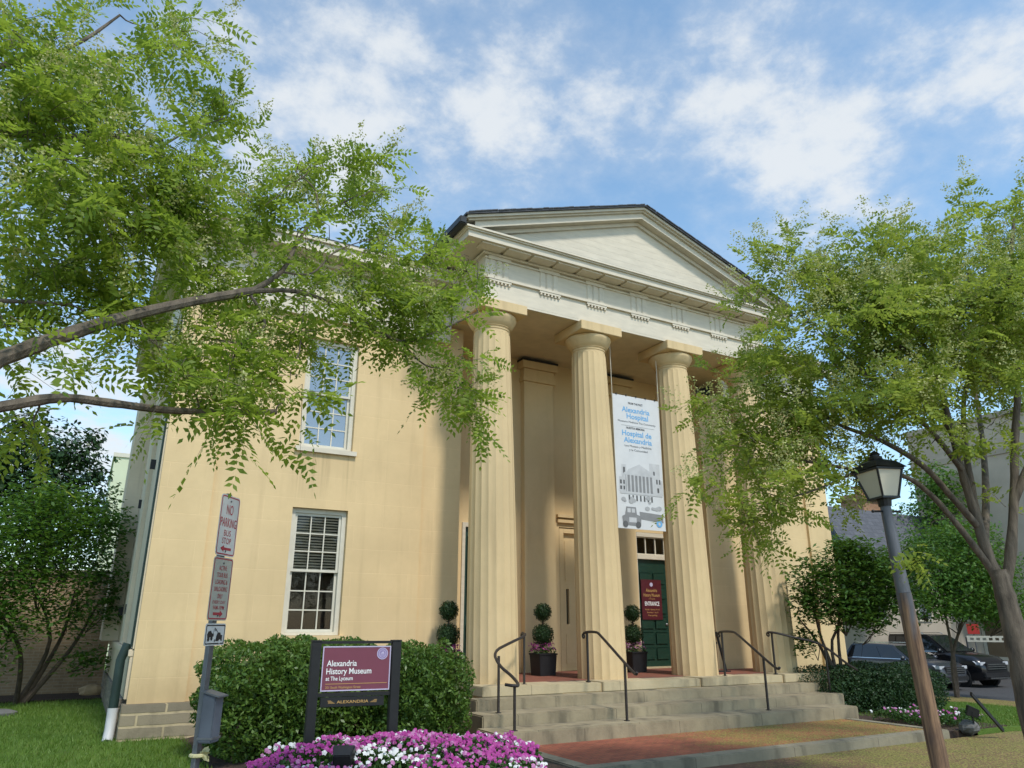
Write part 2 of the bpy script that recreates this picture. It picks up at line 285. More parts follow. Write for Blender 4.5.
# ------------------------------------------------------------------ mesh helpers
def wloc(o):
    L = Vector((0, 0, 0))
    while o is not None: L = L+o.location; o = o.parent
    return L
def tag(o, label=None, cat=None, group=None, kind=None):
    for k, v in (('label', label), ('category', cat), ('group', group), ('kind', kind)):
        if v: o[k] = v
    return o
def thing(name, loc, label, cat, group=None):
    o = bpy.data.objects.new(name, None); o.empty_display_size = .1; COL.objects.link(o); o.location = loc; return tag(o, label, cat, group)
class MB:
    def __init__(s): s.v = []; s.f = []; s.sm = False
    def add(s, vs, fs):
        b = len(s.v); s.v += [tuple(map(float, p)) for p in vs]; s.f += [tuple(b+i for i in f) for f in fs]; return s
    def box(s, x0, x1, y0, y1, z0, z1):
        return s.add([(x0, y0, z0), (x1, y0, z0), (x1, y1, z0), (x0, y1, z0), (x0, y0, z1), (x1, y0, z1), (x1, y1, z1), (x0, y1, z1)],
                     [(0, 3, 2, 1), (4, 5, 6, 7), (0, 1, 5, 4), (1, 2, 6, 5), (2, 3, 7, 6), (3, 0, 4, 7)])
    def obox(s, c, ax, ay, az):     # centre and three half-axis vectors
        c = np.array(c, float); ax, ay, az = (np.array(a, float) for a in (ax, ay, az)); vs = []
        for dz in (-1, 1):
            for dx, dy in ((-1, -1), (1, -1), (1, 1), (-1, 1)): vs.append(c+ax*dx+ay*dy+az*dz)
        return s.add(vs, [(0, 3, 2, 1), (4, 5, 6, 7), (0, 1, 5, 4), (1, 2, 6, 5), (2, 3, 7, 6), (3, 0, 4, 7)])
    def prism(s, poly, fn, t0, t1):  # poly of 2-D points; fn(u,v,t) -> 3-D
        n = len(poly); vs = [fn(u, v, t0) for u, v in poly]+[fn(u, v, t1) for u, v in poly]
        return s.add(vs, [tuple(range(n))[::-1], tuple(range(n, 2*n))]+[(i, (i+1) % n, n+(i+1) % n, n+i) for i in range(n)])
    def tube(s, pts, rad, n=8, cap=True):
        P = [np.array(p, float) for p in pts]; k = len(P)
        if not hasattr(rad, '__len__'): rad = [rad]*k
        ref = None; vs = []
        for i in range(k):
            t = P[min(i+1, k-1)]-P[max(i-1, 0)]; t = t/(np.linalg.norm(t)+1e-9)
            if ref is None: a = np.array([0, 0, 1.]) if abs(t[2]) < .9 else np.array([1., 0, 0])
            else: a = ref
            u = np.cross(t, np.cross(a, t)); u /= np.linalg.norm(u)+1e-9; w = np.cross(t, u); ref = u
            for j in range(n): an = 2*pi*j/n; vs.append(P[i]+(u*cos(an)+w*sin(an))*rad[i])
        fs = [(i*n+j, i*n+(j+1) % n, (i+1)*n+(j+1) % n, (i+1)*n+j) for i in range(k-1) for j in range(n)]
        if cap: fs += [tuple(range(n))[::-1], tuple(range((k-1)*n, k*n))]
        return s.add(vs, fs)
    def lathe(s, prof, c, n=24, a0=0.):
        vs = [(c[0]+r*cos(a0+2*pi*j/n), c[1]+r*sin(a0+2*pi*j/n), c[2]+z) for r, z in prof for j in range(n)]; k = len(prof)
        return s.add(vs, [(i*n+j, i*n+(j+1) % n, (i+1)*n+(j+1) % n, (i+1)*n+j) for i in range(k-1) for j in range(n)]+[tuple(range(n))[::-1], tuple(range((k-1)*n, k*n))])
    def ball(s, c, r, n=14, m=9, jit=0.):
        c = np.array(c, float); r = np.array([r]*3 if not hasattr(r, '__len__') else r, float); vs = [c+[0, 0, -r[2]]]
        for i in range(1, m):
            th = -pi/2+pi*i/m
            for j in range(n): vs.append(c+r*np.array([cos(th)*cos(2*pi*j/n), cos(th)*sin(2*pi*j/n), sin(th)])*(1+jit*random.uniform(-1, 1)))
        vs.append(c+[0, 0, r[2]]); L = len(vs)-1
        fs = [(0, 1+(j+1) % n, 1+j) for j in range(n)]+[(L, L-n+j, L-n+(j+1) % n) for j in range(n)]
        fs += [(1+i*n+j, 1+i*n+(j+1) % n, 1+(i+1)*n+(j+1) % n, 1+(i+1)*n+j) for i in range(m-2) for j in range(n)]
        return s.add(vs, fs)
    def text(s, txt, o, ux, uy, width=None, height=None, align='LEFT', bold=0., lift=.003):
        """letters as thin flat outlines on the plane at o spanned by unit vectors ux, uy"""
        cu = bpy.data.curves.new('t', 'FONT'); cu.body = txt; cu.offset = bold; cu.resolution_u = 3; cu.fill_mode = 'BOTH'
        ob = bpy.data.objects.new('t', cu); COL.objects.link(ob); me = bpy.data.meshes.new_from_object(ob.evaluated_get(bpy.context.evaluated_depsgraph_get()))
        V = np.array([v.co[:2] for v in me.vertices]); fs = [tuple(p.vertices) for p in me.polygons]
        COL.objects.unlink(ob); bpy.data.objects.remove(ob); bpy.data.curves.remove(cu); bpy.data.meshes.remove(me)
        if not len(V): return s
        x0, x1 = V[:, 0].min(), V[:, 0].max(); sy = (height or .1)/.73; sx = width/(x1-x0) if width else sy
        if width and not height: sy = sx
        V = (V-[x0, 0])*[sx, sy]; w = (x1-x0)*sx
        if align == 'CENTER': V[:, 0] -= w/2
        ux, uy = np.array(ux, float), np.array(uy, float); nn = np.cross(ux, uy)
        return s.add([np.array(o)+ux*a+uy*b+nn*lift for a, b in V], fs)
    def build(s, name, m, parent=None, loc=None, smooth=False, bevel=0., auto=True, weld=False):
        L = wloc(parent) if parent is not None else Vector(loc or (0, 0, 0))
        me = bpy.data.meshes.new(name); me.from_pydata([(x-L.x, y-L.y, z-L.z) for x, y, z in s.v], [], s.f); me.validate()
        b = bmesh.new(); b.from_mesh(me); bmesh.ops.remove_doubles(b, verts=b.verts, dist=1e-5) if weld else None; bmesh.ops.recalc_face_normals(b, faces=b.faces)
        if bevel: bmesh.ops.bevel(b, geom=[e for e in b.edges if len(e.link_faces) == 2 and e.calc_face_angle(0) > .5], offset=bevel, segments=2, affect='EDGES', clamp_overlap=True)
        b.to_mesh(me); b.free()
        if smooth: me.shade_smooth() if not auto else [setattr(p, 'use_smooth', True) for p in me.polygons] and me.set_sharp_from_angle(angle=radians(38))
        me.materials.append(m); o = bpy.data.objects.new(name, me); COL.objects.link(o)
        if parent is not None: o.parent = parent
        elif loc is not None: o.location = loc
        return o
def struct(name, mb, m, **kw): return tag(mb.build(name, m, **kw), kind='structure')
def quads(name, Q, m, parent=None, loc=(0, 0, 0)):     # Q: (n,k,3) array of separate faces
    n, k = Q.shape[:2]; L = np.array(wloc(parent)) if parent is not None else np.array(loc)
    me = bpy.data.meshes.new(name); me.vertices.add(n*k); me.vertices.foreach_set('co', (Q-L).astype(np.float32).ravel())
    me.loops.add(n*k); me.loops.foreach_set('vertex_index', np.arange(n*k, dtype=np.int32)); me.polygons.add(n)
    me.polygons.foreach_set('loop_start', np.arange(0, n*k, k, dtype=np.int32)); me.polygons.foreach_set('loop_total', np.full(n, k, dtype=np.int32))
    me.update(calc_edges=True); me.materials.append(m); o = bpy.data.objects.new(name, me); COL.objects.link(o)
    if parent is not None: o.parent = parent
    else: o.location = loc
    return o
def unit(v): return v/(np.linalg.norm(v, axis=-1, keepdims=True)+1e-9)
def leaves(C, L, Wd, nrm=None, spread=1., dirs=None):   # single pointed leaves at centres C, facing about nrm
    n = len(C); d = unit(rng.normal(size=(n, 3))) if dirs is None else unit(dirs+rng.normal(size=(n, 3))*.35)
    nn = unit((nrm if nrm is not None else np.array([[0, 0, 1.]]))+rng.normal(size=(n, 3))*spread)
    d = unit(d-nn*(d*nn).sum(1, keepdims=True)); w = np.cross(nn, d); l = (L*rng.uniform(.65, 1.25, n))[:, None]; ww = (Wd*rng.uniform(.7, 1.2, n))[:, None]
    return np.stack([C-d*l*.5, C+w*ww*.5+nn*l*.08-d*l*.05, C+d*l*.5, C-w*ww*.5+nn*l*.08-d*l*.05], 1)
def wallholes(mb, a0, a1, z0, z1, y0, y1, holes, fn=lambda a, y, z: (a, y, z)):
    xs = sorted({a0, a1, *[h[0] for h in holes], *[h[1] for h in holes]}); zs = sorted({z0, z1, *[h[2] for h in holes], *[h[3] for h in holes]})
    def solid(i, j):
        if i < 0 or j < 0 or i >= len(xs)-1 or j >= len(zs)-1: return False
        cx, cz = (xs[i]+xs[i+1])/2, (zs[j]+zs[j+1])/2
        return not any(h[0] < cx < h[1] and h[2] < cz < h[3] for h in holes)
    for i in range(len(xs)-1):
        for j in range(len(zs)-1):
            if not solid(i, j): continue
            xa, xb, za, zb = xs[i], xs[i+1], zs[j], zs[j+1]
            for y in (y0, y1): mb.add([fn(xa, y, za), fn(xb, y, za), fn(xb, y, zb), fn(xa, y, zb)], [(0, 1, 2, 3)])
            if not solid(i-1, j): mb.add([fn(xa, y0, za), fn(xa, y1, za), fn(xa, y1, zb), fn(xa, y0, zb)], [(0, 1, 2, 3)])
            if not solid(i+1, j): mb.add([fn(xb, y0, za), fn(xb, y1, za), fn(xb, y1, zb), fn(xb, y0, zb)], [(0, 1, 2, 3)])
            if not solid(i, j-1): mb.add([fn(xa, y0, za), fn(xa, y1, za), fn(xb, y1, za), fn(xb, y0, za)], [(0, 1, 2, 3)])
            if not solid(i, j+1): mb.add([fn(xa, y0, zb), fn(xa, y1, zb), fn(xb, y1, zb), fn(xb, y0, zb)], [(0, 1, 2, 3)])
    b = mb; return b
# ------------------------------------------------------------------ the ground
struct('ground', MB().add([(-400, -400, -1.0), (400, -400, -1.0), (400, 400, -1.0), (-400, 400, -1.0)], [(0, 1, 2, 3)]), m_grass)
struct('lawn', MB().box(-40, 1.7, 5.0, 40.0, -1.1, -.03), m_grass)
struct('earth', MB().box(1.7, 14.3, 5.0, 40, -1.1, -.2), m_mulch)
def slope(x): return -.06-.58*max(0., min(1., (x-15.2)/10.)) if x < 99 else 0
gm = MB(); xs = [14.2, 15.2, 18, 20, 22.5, 25.0]
gm.add([(x, y, slope(x)) for y in (8.42, 40) for x in xs]+[(x, y, -1.1) for y in (8.42, 40) for x in xs], [(i, i+1, 7+i, 6+i) for i in range(5)]+[(i, i+1, 13+i, 12+i) for i in range(5)])
struct('lawn', gm, m_grass)
bed = MB()                                    # mulch bed: a low mound with a wavy edge
nx, ny = 30, 40
def bedz(x, y):
    e = min(1., max(0., (x-1.22-.10*sin(y*2.3)-(.5 if y > 9.3 else 0))/.7))*min(1., max(0., (5.72-x)/.5 if y < 10.2 else 1.))
    return -.05+.12*e+.34*e*math.exp(-((x-2.9)/1.9)**2-((y-7.5)/1.5)**2)+.015*sin(x*9)*sin(y*8)
bv = [(1.2+4.7*i/nx, 5.6+8.38*j/ny, bedz(1.2+4.7*i/nx, 5.6+8.38*j/ny)) for j in range(ny+1) for i in range(nx+1)]
bed.add(bv, [(j*(nx+1)+i, j*(nx+1)+i+1, (j+1)*(nx+1)+i+1, (j+1)*(nx+1)+i) for j in range(ny) for i in range(nx)])
tag(bed.build('mulch_bed', m_mulch, smooth=True), kind='structure')
struct('sidewalk', MB().prism([(5.9, -.13), (15.2, -.13), (26, -.74), (60, -.74), (60, -1.1), (5.9, -1.1)], lambda u, v, t: (u, t, v), -2, 8.38).box(-30, 5.88, -2, 4.9, -1.1, -.13), m_sidewalk)
struct('mulch_strip', MB().box(13.35, 15.3, 8.5, 13.9, -.176, -.045), m_mulch)
struct('mulch_border', MB().box(-12, .85, 21.6, 23.4, -.17, .01), m_mulch)
struct('brick_landing', MB().box(5.98, 13.1, 8.62, 10.349, -.17, -.004), m_brickpath)
for a in ((5.74, 13.32, 8.38, 8.62), (5.74, 5.98, 8.625, 10.3), (13.1, 13.32, 8.625, 10.3)):
    tag(MB().box(*a, -.175, .006).build('kerb', m_kerb, bevel=.015), kind='structure')
struct('bounce_avenue', MB().box(-120, 120, -40, -2.02, -1.1, -.24), m_bounce_avenue)  # unseen road behind the camera, added pale to bounce light into the shade
struct('side_pavement', MB().box(25.02, 26.9, 8.42, 60, -1.1, -.62), m_sidewalk)
struct('asphalt_street', MB().box(26.92, 39.8, 8.42, 80, -1.1, -.69), m_asphalt)
def blades(name, x0, x1, y0, y1, z, n):
    P = np.stack([rng.uniform(x0, x1, n), rng.uniform(y0, y1, n), np.zeros(n)], 1); P[:, 2] = [z(x) for x in P[:, 0]] if callable(z) else z; h = rng.uniform(.03, .085, n)[:, None]
    a = rng.uniform(0, 2*pi, n); w = np.stack([np.cos(a), np.sin(a), 0*a], 1)*.008; t = rng.normal(size=(n, 3))*.025; t[:, 2] = 0
    return tag(quads(name, np.stack([P-w, P+w, P+t+[0, 0, 1]*h], 1), m_blade), kind='stuff')
blades('lawn_blades', -5, 1.75, 9, 21.5, -.03, 42000)
blades('lawn_blades', 14.2, 24.9, 8.5, 15, slope, 26000)
n = 5200                                        # loose fallen petals on the paving
P = np.stack([rng.uniform(6., 17, n), rng.uniform(4.5, 10.3, n), np.zeros(n)], 1)
keep = rng.uniform(size=n) < np.clip((P[:, 0]-6.5)/6, .06, 1); P = P[keep]
P[:, 2] = np.where((P[:, 1] > 8.38) & (P[:, 0] < 13.32), .012, np.where(P[:, 1] < 8.38, -.122-.0565*np.maximum(0, P[:, 0]-15.2), -.035))
tag(quads('fallen_petals', leaves(P, .022, .016, spread=.25), m_petal), kind='stuff')
# ------------------------------------------------------------------ the museum building
mu = thing('museum_building', (.92, 14, 0), 'cream stucco museum with a white pediment on four tall fluted columns', 'museum')
XL, XR, YF, YB, YR = .92, 18.1, 14.0, 23.2, 15.1
PX0, PX1 = 6.62, 13.55; PXA = 5.74          # porch recess
WIN = [(3.17, 4.23, 1.51, 3.79), (3.17, 4.23, 4.95, 7.22)]
def wallpart(name, m, *args, **kw):
    b = MB(); wallholes(b, *args, **kw); return b.build(name, m, mu, weld=True)
wallpart('wall', m_stucco, XL, PXA, .5, 7.62, YF, YF+.36, WIN)
MB().box(PXA+.001, PX0, YF+.05, YF+.36, .5, 8.06).build('anta', m_stucco, mu)
wallpart('wall', m_stucco, PX1, XR, .5, 7.62, YF, YF+.36, [])
MB().box(XL-.055, 1.72, YF-.07, YF-.002, .5, 7.60).build('corner_pilaster', m_stucco, mu)
MB().box(17.25, XR+.055, YF-.07, YF-.002, .5, 7.60).build('corner_pilaster', m_stucco, mu)
MB().box(XL-.12, PXA+.05, YF-.13, YF+.3, -.2, .497).build('stone_base', m_base, mu, bevel=.012)
MB().box(15.2, XR+.1, YF-.13, YF+.3, -.2, .497).build('stone_base', m_base, mu, bevel=.012)
# side wall, with pilaster strips, water table, rubble base
MB().box(XL, XL+.3, YF+.362, YB, .5, 7.62).box(XL-.08, XL-.002, YF+.0, 15.0, 1.32, 7.6).box(XL-.08, XL-.002, 17.6, 18.5, 1.32, 7.6).box(XL-.36, XL-.002, 21.2, YB, 1.32, 7.6).build('side_wall', m_side, mu)
MB().box(XL-.13, XL-.004, YF+.02, YB, 1.20, 1.31).box(XL-.10, XL-.004, YF+.02, YB, .56, 1.198).build('water_table', m_side, mu, bevel=.01)
MB().box(XL-.14, XL+.28, YF+.302, YB+.02, -.2, .55).build('rubble_base', m_rubble, mu)
MB().box(XR-.3, XR, YF+.362, YB, -.2, 7.62).build('side_wall', m_stucco, mu)
MB().box(XL, XR, YB+.002, YB+.3, -.2, 7.62).build('back_wall', m_stucco, mu)
# wall anchors and the downpipe on the side
for yy, zz in ((17.0, 4.9), (19.5, 4.4), (21.6, 3.2), (18.0, 2.0), (21, 2.0)):
    MB().box(XL-.1, XL-.003, yy-.03, yy+.03, zz-.10, zz+.10).build('iron_anchor', m_blackmetal, mu)
MB().tube([(XL-.10, 14.06, 7.7), (XL-.10, 14.1, 1.35)], .017, 8).tube([(XL-.15, 14.2, 1.4), (XL-.22, 14.2, 1.15), (XL-.22, 14.2, .42)], .070, 10).build('downpipe', m_gpipe, mu, smooth=True)
MB().tube([(XL-.22, 14.2, .43), (XL-.22, 14.18, .1), (XL-.24, 14.05, -.05)], .078, 12).build('downpipe_boot', m_pvc, mu, smooth=True)
# main entablature and cornice (front left, front right, side)
def entab(x0, x1, sx0, sx1):
    MB().box(x0, x1, YF-.09, YF+.4, 7.622, 8.0).box(x0, x1, YF-.12, YF-.092, 7.94, 8.02).box(x0+.002, x1-.002, YF-.075, YF+.39, 8.002, 8.75).build('frieze', m_trim, mu)
    MB().box(x0-.04, x1+.04, YF-.17, YF+.4, 8.752, 8.86).box(sx0, sx1, YF-.52, YF+.42, 8.862, 9.06).box(sx0-.05, sx1+.05, YF-.58, YF+.42, 9.062, 9.14).build('cornice', m_trim, mu)
entab(XL-.09, 6.24, XL-.55, 6.22); entab(14.43, XR+.09, 14.45, XR+.55)
MB().box(XL-.085, XL+.3, YF+.403, YB, 7.622, 8.75).build('frieze', m_trim, mu)
MB().box(XL-.13, XL+.3, YF+.403, YB, 8.752, 8.86).box(XL-.55, XL+.3, YF+.423, YB+.5, 8.862, 9.06).box(XL-.60, XL+.3, YF+.423, YB+.55, 9.062, 9.14).build('cornice', m_trim, mu)
rx0, rx1, ry0, ry1, rz = XL-.62, XR+.6, YF-.6, YB+.6, 9.145
MB().add([(rx0, ry0, rz), (rx1, ry0, rz), (rx1, ry1, rz), (rx0, ry1, rz), (rx0+5.2, 18.6, 10.7), (rx1-5.2, 18.6, 10.7)], [(0, 1, 5, 4), (1, 2, 5), (2, 3, 4, 5), (3, 0, 4), (0, 3, 2, 1)]).build('main_roof', m_roof, mu)
# sash windows
def window(x0, x1, z0, z1, yface, blind=True, glass=None, cols=3, rows=3):
    f = MB(); t = .085; y0, y1 = yface+.09, yface+.22
    f.box(x0+.004, x0+t, y0, y1, z0+.004, z1-.004).box(x1-t, x1-.004, y0, y1, z0+.004, z1-.004).box(x0+t+.001, x1-t-.001, y0, y1, z1-t, z1-.005).box(x0+t+.001, x1-t-.001, y0, y1, z0+.004, z0+.06)
    fr = f.build('window', m_white, mu)
    MB().box(x0-.07, x1+.07, yface-.07, yface+.2, z0-.09, z0-.002).build('sill', m_stucco if blind else m_trim, fr)
    zm = (z0+z1)/2
    for k, (a, b, yy) in enumerate(((zm-.02, z1-t-.002, y0+.03), (z0+.062, zm+.02, y0+.075))):
        s = MB(); xa, xb = x0+t+.003, x1-t-.003; w = .045; d = .035
        s.box(xa, xa+w, yy, yy+d, a, b).box(xb-w, xb, yy, yy+d, a, b).box(xa+w+.001, xb-w-.001, yy, yy+d, a, a+w).box(xa+w+.001, xb-w-.001, yy, yy+d, b-w, b)
        for i in range(1, cols): c = xa+w+(xb-xa-2*w)*i/cols; s.box(c-.011, c+.011, yy+.006, yy+d-.006, a+w+.001, b-w-.001)
        for i in range(1, rows): c = a+w+(b-a-2*w)*i/rows; s.box(xa+w+.001, xb-w-.001, yy+.004, yy+d-.008, c-.011, c+.011)
        s.build('sash', m_white, fr)
        MB().box(xa+w*.5, xb-w*.5, yy+.020, yy+.0225, a+w*.5, b-w*.5).build('pane', glass or m_glass, fr)
    if blind:
        s = MB(); z = z1-.12
        while z > zm+.02: s.obox(((x0+x1)/2, y1-.05, z), ((x1-x0)/2-.10, 0, 0), (0, .011, .014), (0, 0, .0015)); z -= .052
        s.build('blind', m_blind, fr)
        MB().box(x0+.1, x1-.1, y1+.16, y1+.165, z0, zm+.1).build('roller_shade', m_curtain, fr)
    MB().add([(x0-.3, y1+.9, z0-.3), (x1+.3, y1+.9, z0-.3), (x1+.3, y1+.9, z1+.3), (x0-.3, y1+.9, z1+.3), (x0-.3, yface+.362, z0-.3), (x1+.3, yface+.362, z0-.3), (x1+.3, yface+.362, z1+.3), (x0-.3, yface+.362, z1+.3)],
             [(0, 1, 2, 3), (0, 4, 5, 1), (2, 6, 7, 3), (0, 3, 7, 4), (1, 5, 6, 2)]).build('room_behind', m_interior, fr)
    return fr
window(*WIN[0], YF); window(*WIN[1], YF, blind=False, glass=m_mirrorglass, rows=3)
# porch: floor, rear wall, doors
MB().box(6.17, 15.1, 11.96, YR-.002, -.18, .675).build('porch_base', m_plain, mu)
MB().box(6.5, 14.9, 12.5, YR-.003, .677, .702).build('porch_floor', m_porchbrick, mu)
ed = MB(); xs = [6.12, 7.75, 8.62, 9.9, 11.05, 12.35, 13.4, 15.15]
for i in range(len(xs)-1):
    hi = i % 2 == 0; ed.box(xs[i]+.004, xs[i+1]-.004, 11.90 if hi else 11.95, 12.498, .537, .704 if hi else .69)
ed.build('porch_edge', m_plinth, mu, bevel=.012)
MB().box(6.12, 6.496, 12.5, YR-.004, .537, .70).build('porch_edge', m_plinth, mu, bevel=.012)
HOLES = [(7.19, 8.15, .7, 3.9), (9.78, 11.1, .7, 3.95), (12.02, 13.2, .7, 3.98)]
wallpart('rear_wall', m_plain, PX0, PX1, .5, 8.09, YR, YR+.34, HOLES)
MB().box(PX0-.3, PX0, YF+.362, YR+.3, .5, 8.09).build('return_wall', m_plain, mu)
MB().box(PX1, PX1+.3, YF+.362, YR+.3, .5, 8.09).build('return_wall', m_plain, mu)
sd_ = MB().box(7.193, 7.27, YR-.03, YR+.16, .702, 3.897).box(8.07, 8.147, YR-.03, YR+.16, .702, 3.897).box(7.271, 8.069, YR-.03, YR+.16, 3.80, 3.897).build('side_door', m_trim, mu)
MB().box(7.272, 8.068, YR+.05, YR+.10, .705, 3.797).build('door', m_door, sd_)
MB().box(7.35, 7.99, YR+.03, YR+.048, .85, 1.7).box(7.35, 7.99, YR+.03, YR+.048, 1.9, 3.6).build('door_panel', m_door, sd_, bevel=.012)
def pilaster(x0, x1):
    p = MB().box(x0, x1, YR-.18, YR-.002, .7, 7.45).build('pilaster', m_plain, mu)
    MB().box(x0-.05, x1+.05, YR-.24, YR-.003, 7.452, 7.56).box(x0-.02, x1+.02, YR-.21, YR-.003, 7.562, 7.78).box(x0-.09, x1+.09, YR-.28, YR-.003, 7.782, 7.97).build('capital', m_plain, p, bevel=.008)
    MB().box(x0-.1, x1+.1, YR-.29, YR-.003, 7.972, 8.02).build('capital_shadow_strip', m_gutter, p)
for a in ((8.72, 9.56), (11.22, 11.98)): pilaster(*a)
# blind centre doorway with a narrow dark slot
dr = MB().box(9.80, 9.92, YR+.02, YR+.12, .7, 3.93).box(10.96, 11.08, YR+.02, YR+.12, .7, 3.93).box(9.922, 10.958, YR+.02, YR+.12, 3.82, 3.93).build('centre_doorway', m_plain, mu)
MB().box(9.70, 11.18, YR-.10, YR-.004, 4.17, 4.25).box(9.72, 11.16, YR-.07, YR-.004, 4.05, 4.13).build('lintel_ledge', m_plain, dr, bevel=.006)
d1 = MB(); wallholes(d1, 9.923, 10.957, .705, 3.817, YR+.10, YR+.17, [(10.02, 10.10, 1.72, 2.52), (10.42, 10.50, 1.72, 2.52)])
lf = d1.build('door', m_plain, dr, weld=True)
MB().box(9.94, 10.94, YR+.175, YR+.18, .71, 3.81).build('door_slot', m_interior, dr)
d1 = MB()
for z0_, z1_ in ((.85, 1.5), (2.7, 3.65)):
    for x0_ in (9.99, 10.47): MB().box(x0_, x0_+.40, YR+.088, YR+.099, z0_, z1_).build('door_panel', m_plain, dr, bevel=.005)
# green side door with a three-light transom
dg = MB().box(12.022, 12.12, YR-.03, YR+.16, .7, 3.97).box(13.08, 13.198, YR-.03, YR+.16, .7, 3.97).box(12.122, 13.078, YR-.03, YR+.16, 3.86, 3.97).box(12.122, 13.078, YR-.03, YR+.16, 3.30, 3.42).build('door_frame', m_trim, mu, bevel=.006)
MB().box(12.0, 13.22, YR-.12, YR+.1, .64, .735).build('threshold', m_plinth, dg)
leaf = MB().box(12.123, 13.077, YR+.05, YR+.10, .738, 3.297).build('door', m_door, dg)
pn = MB(); zz = [.86, 1.22, 1.58, 1.94, 2.30, 2.66, 3.0, 3.22]
for i in range(6):
    for x0_ in (12.19, 12.63): MB().box(x0_, x0_+.38, YR+.026, YR+.049, zz[i]+.03, zz[i]+.31).build('door_panel', m_door, dg, bevel=.018)
MB().ball((12.98, YR+.02, 1.72), .035).build('door_knob', m_alloy, dg, smooth=True)
tz = MB().box(12.123, 12.16, YR+.03, YR+.08, 3.423, 3.857).box(13.04, 13.077, YR+.03, YR+.08, 3.423, 3.857)
tz.box(12.161, 13.039, YR+.03, YR+.08, 3.423, 3.445).box(12.161, 13.039, YR+.03, YR+.08, 3.84, 3.857)
tz.build('transom', m_white, dg)
for c in (12.44, 12.76): MB().box(c-.016, c+.016, YR+.03, YR+.08, 3.446, 3.839).build('glazing_bar', m_white, dg)
MB().box(12.13, 13.07, YR+.055, YR+.058, 3.43, 3.85).build('pane', m_glass, dg)
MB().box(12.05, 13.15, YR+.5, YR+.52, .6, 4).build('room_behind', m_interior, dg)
# entrance notice on the green door
ns = thing('entrance_notice', (12.52, YR, 1.7), 'maroon entrance notice with gold lines fixed to the green door', 'notice')
MB().box(12.21, 12.86, YR+.005, YR+.024, 1.83, 2.80).build('board', m_maroon, ns, bevel=.004)
ux, uz = (1, 0, 0), (0, 0, 1); cx = 12.535
for txt, z, w, h in (('Alexandria', 2.50, .36, .085), ('History Museum', 2.385, .52, .085), ('at The Lyceum', 2.32, .2, .03), ('Monday - Saturday 10 to 5', 2.06, .46, .035), ('Sunday 1 to 5', 1.99, .36, .035), ('Free parking', 1.92, .28, .035)):
    MB().text(txt, (cx, YR+.005, z), ux, uz, w, h, 'CENTER', .008).build('lettering', m_gold, ns)
MB().text('ENTRANCE', (cx, YR+.005, 2.17), ux, uz, .46, .10, 'CENTER', .02).build('lettering', m_letter, ns)
MB().prism([(.05*cos(a*pi/6), .05*sin(a*pi/6)) for a in range(12)], lambda u, v, t: (cx+u, YR+t, 2.68+v), .0, .004).build('emblem', m_lav, ns)
# ceiling, entablature
EX0, EX1, EY = 6.27, 14.39, 12.33
MB().box(EX0+.03, EX1-.03, EY+.03, YR-.004, 8.075, 8.12).build('porch_ceiling', m_ceil, mu)
ar = MB().box(EX0, EX1, EY, EY+.84, 8.122, 8.56).box(EX0, EX1, EY, EY+.028, 8.07, 8.12).box(EX0, EX0+.028, EY+.03, YR, 8.07, 8.12).box(EX1-.028, EX1, EY+.03, YR, 8.07, 8.12)
ar.box(EX0, EX0+.84, EY+.842, YR, 8.122, 8.56).box(EX1-.84, EX1, EY+.842, YR, 8.122, 8.56); ar.build('architrave', m_trim, mu)
fz = MB().box(EX0+.02, EX1-.02, EY+.02, EY+.8, 8.622, 9.1).box(EX0+.02, EX0+.8, EY+.802, 17, 8.562, 9.1).box(EX1-.8, EX1-.02, EY+.802, 17, 8.562, 9.1)
tri = [6.61+1.2385*i for i in range(7)]
for x in tri:
    for k in (-1, 0, 1): fz.prism([(-.07, 0), (.07, 0), (.05, -.022), (-.05, -.022)], lambda u, v, t: (x+k*.165+u, EY+.018+v, t), 8.624, 9.02)
    fz.box(x-.27, x+.27, EY-.025, EY+.018, 9.022, 9.098)
fz.box(EX0+.0, EX1-.0, EY-.012, EY+.018, 9.03, 9.06)
fz.build('frieze', m_trim, mu)
tn = MB().box(EX0-.05, EX1+.05, EY-.055, EY+.8, 8.562, 8.618).box(EX0-.05, EX0+.5, EY+.802, 14.0, 8.563, 8.617)
for x in tri:
    tn.box(x-.27, x+.27, EY-.045, EY-.003, 8.515, 8.559)
    for k in range(6): tn.lathe([(.018, 0), (.026, -.045)], (x-.225+.09*k, EY-.027, 8.514), 8)
tn.build('taenia', m_trim, mu)
CX = (EX0+EX1)/2; OX0, OX1 = 5.68, 14.84; OY = 11.93; PC = 10.26
cn = MB().box(EX0-.06, EX1+.06, EY-.06, EY+.5, 9.101, 9.15).box(OX0, OX1, OY, EY+.5, 9.19, 9.325).box(OX0-.035, OX1+.035, OY-.04, EY+.5, 9.327, 9.358).box(OX0-.07, OX1+.07, OY-.075, EY+.5, 9.36, 9.402)
cn.box(OX0, EX0+.5, EY+.502, 17, 9.19, 9.325).box(OX0-.07, EX0+.5, EY+.502, 17, 9.327, 9.402).box(EX1-.5, OX1, EY+.502, 17, 9.19, 9.325).box(EX1-.5, OX1+.07, EY+.502, 17, 9.327, 9.402)
x = tri[0]-.62
while x < EX1+.1: cn.box(x-.27+.31, x+.27+.31, OY+.06, EY-.062, 9.155, 9.188); x += 1.2385/2
cn.build('cornice', m_trim, mu)
MB().box(OX0-.05, OX1+.05, OY-.06, EY+.45, 9.4035, 9.414).build('cornice_flashing', m_gutter, mu)
SL = .340; zr = 9.425
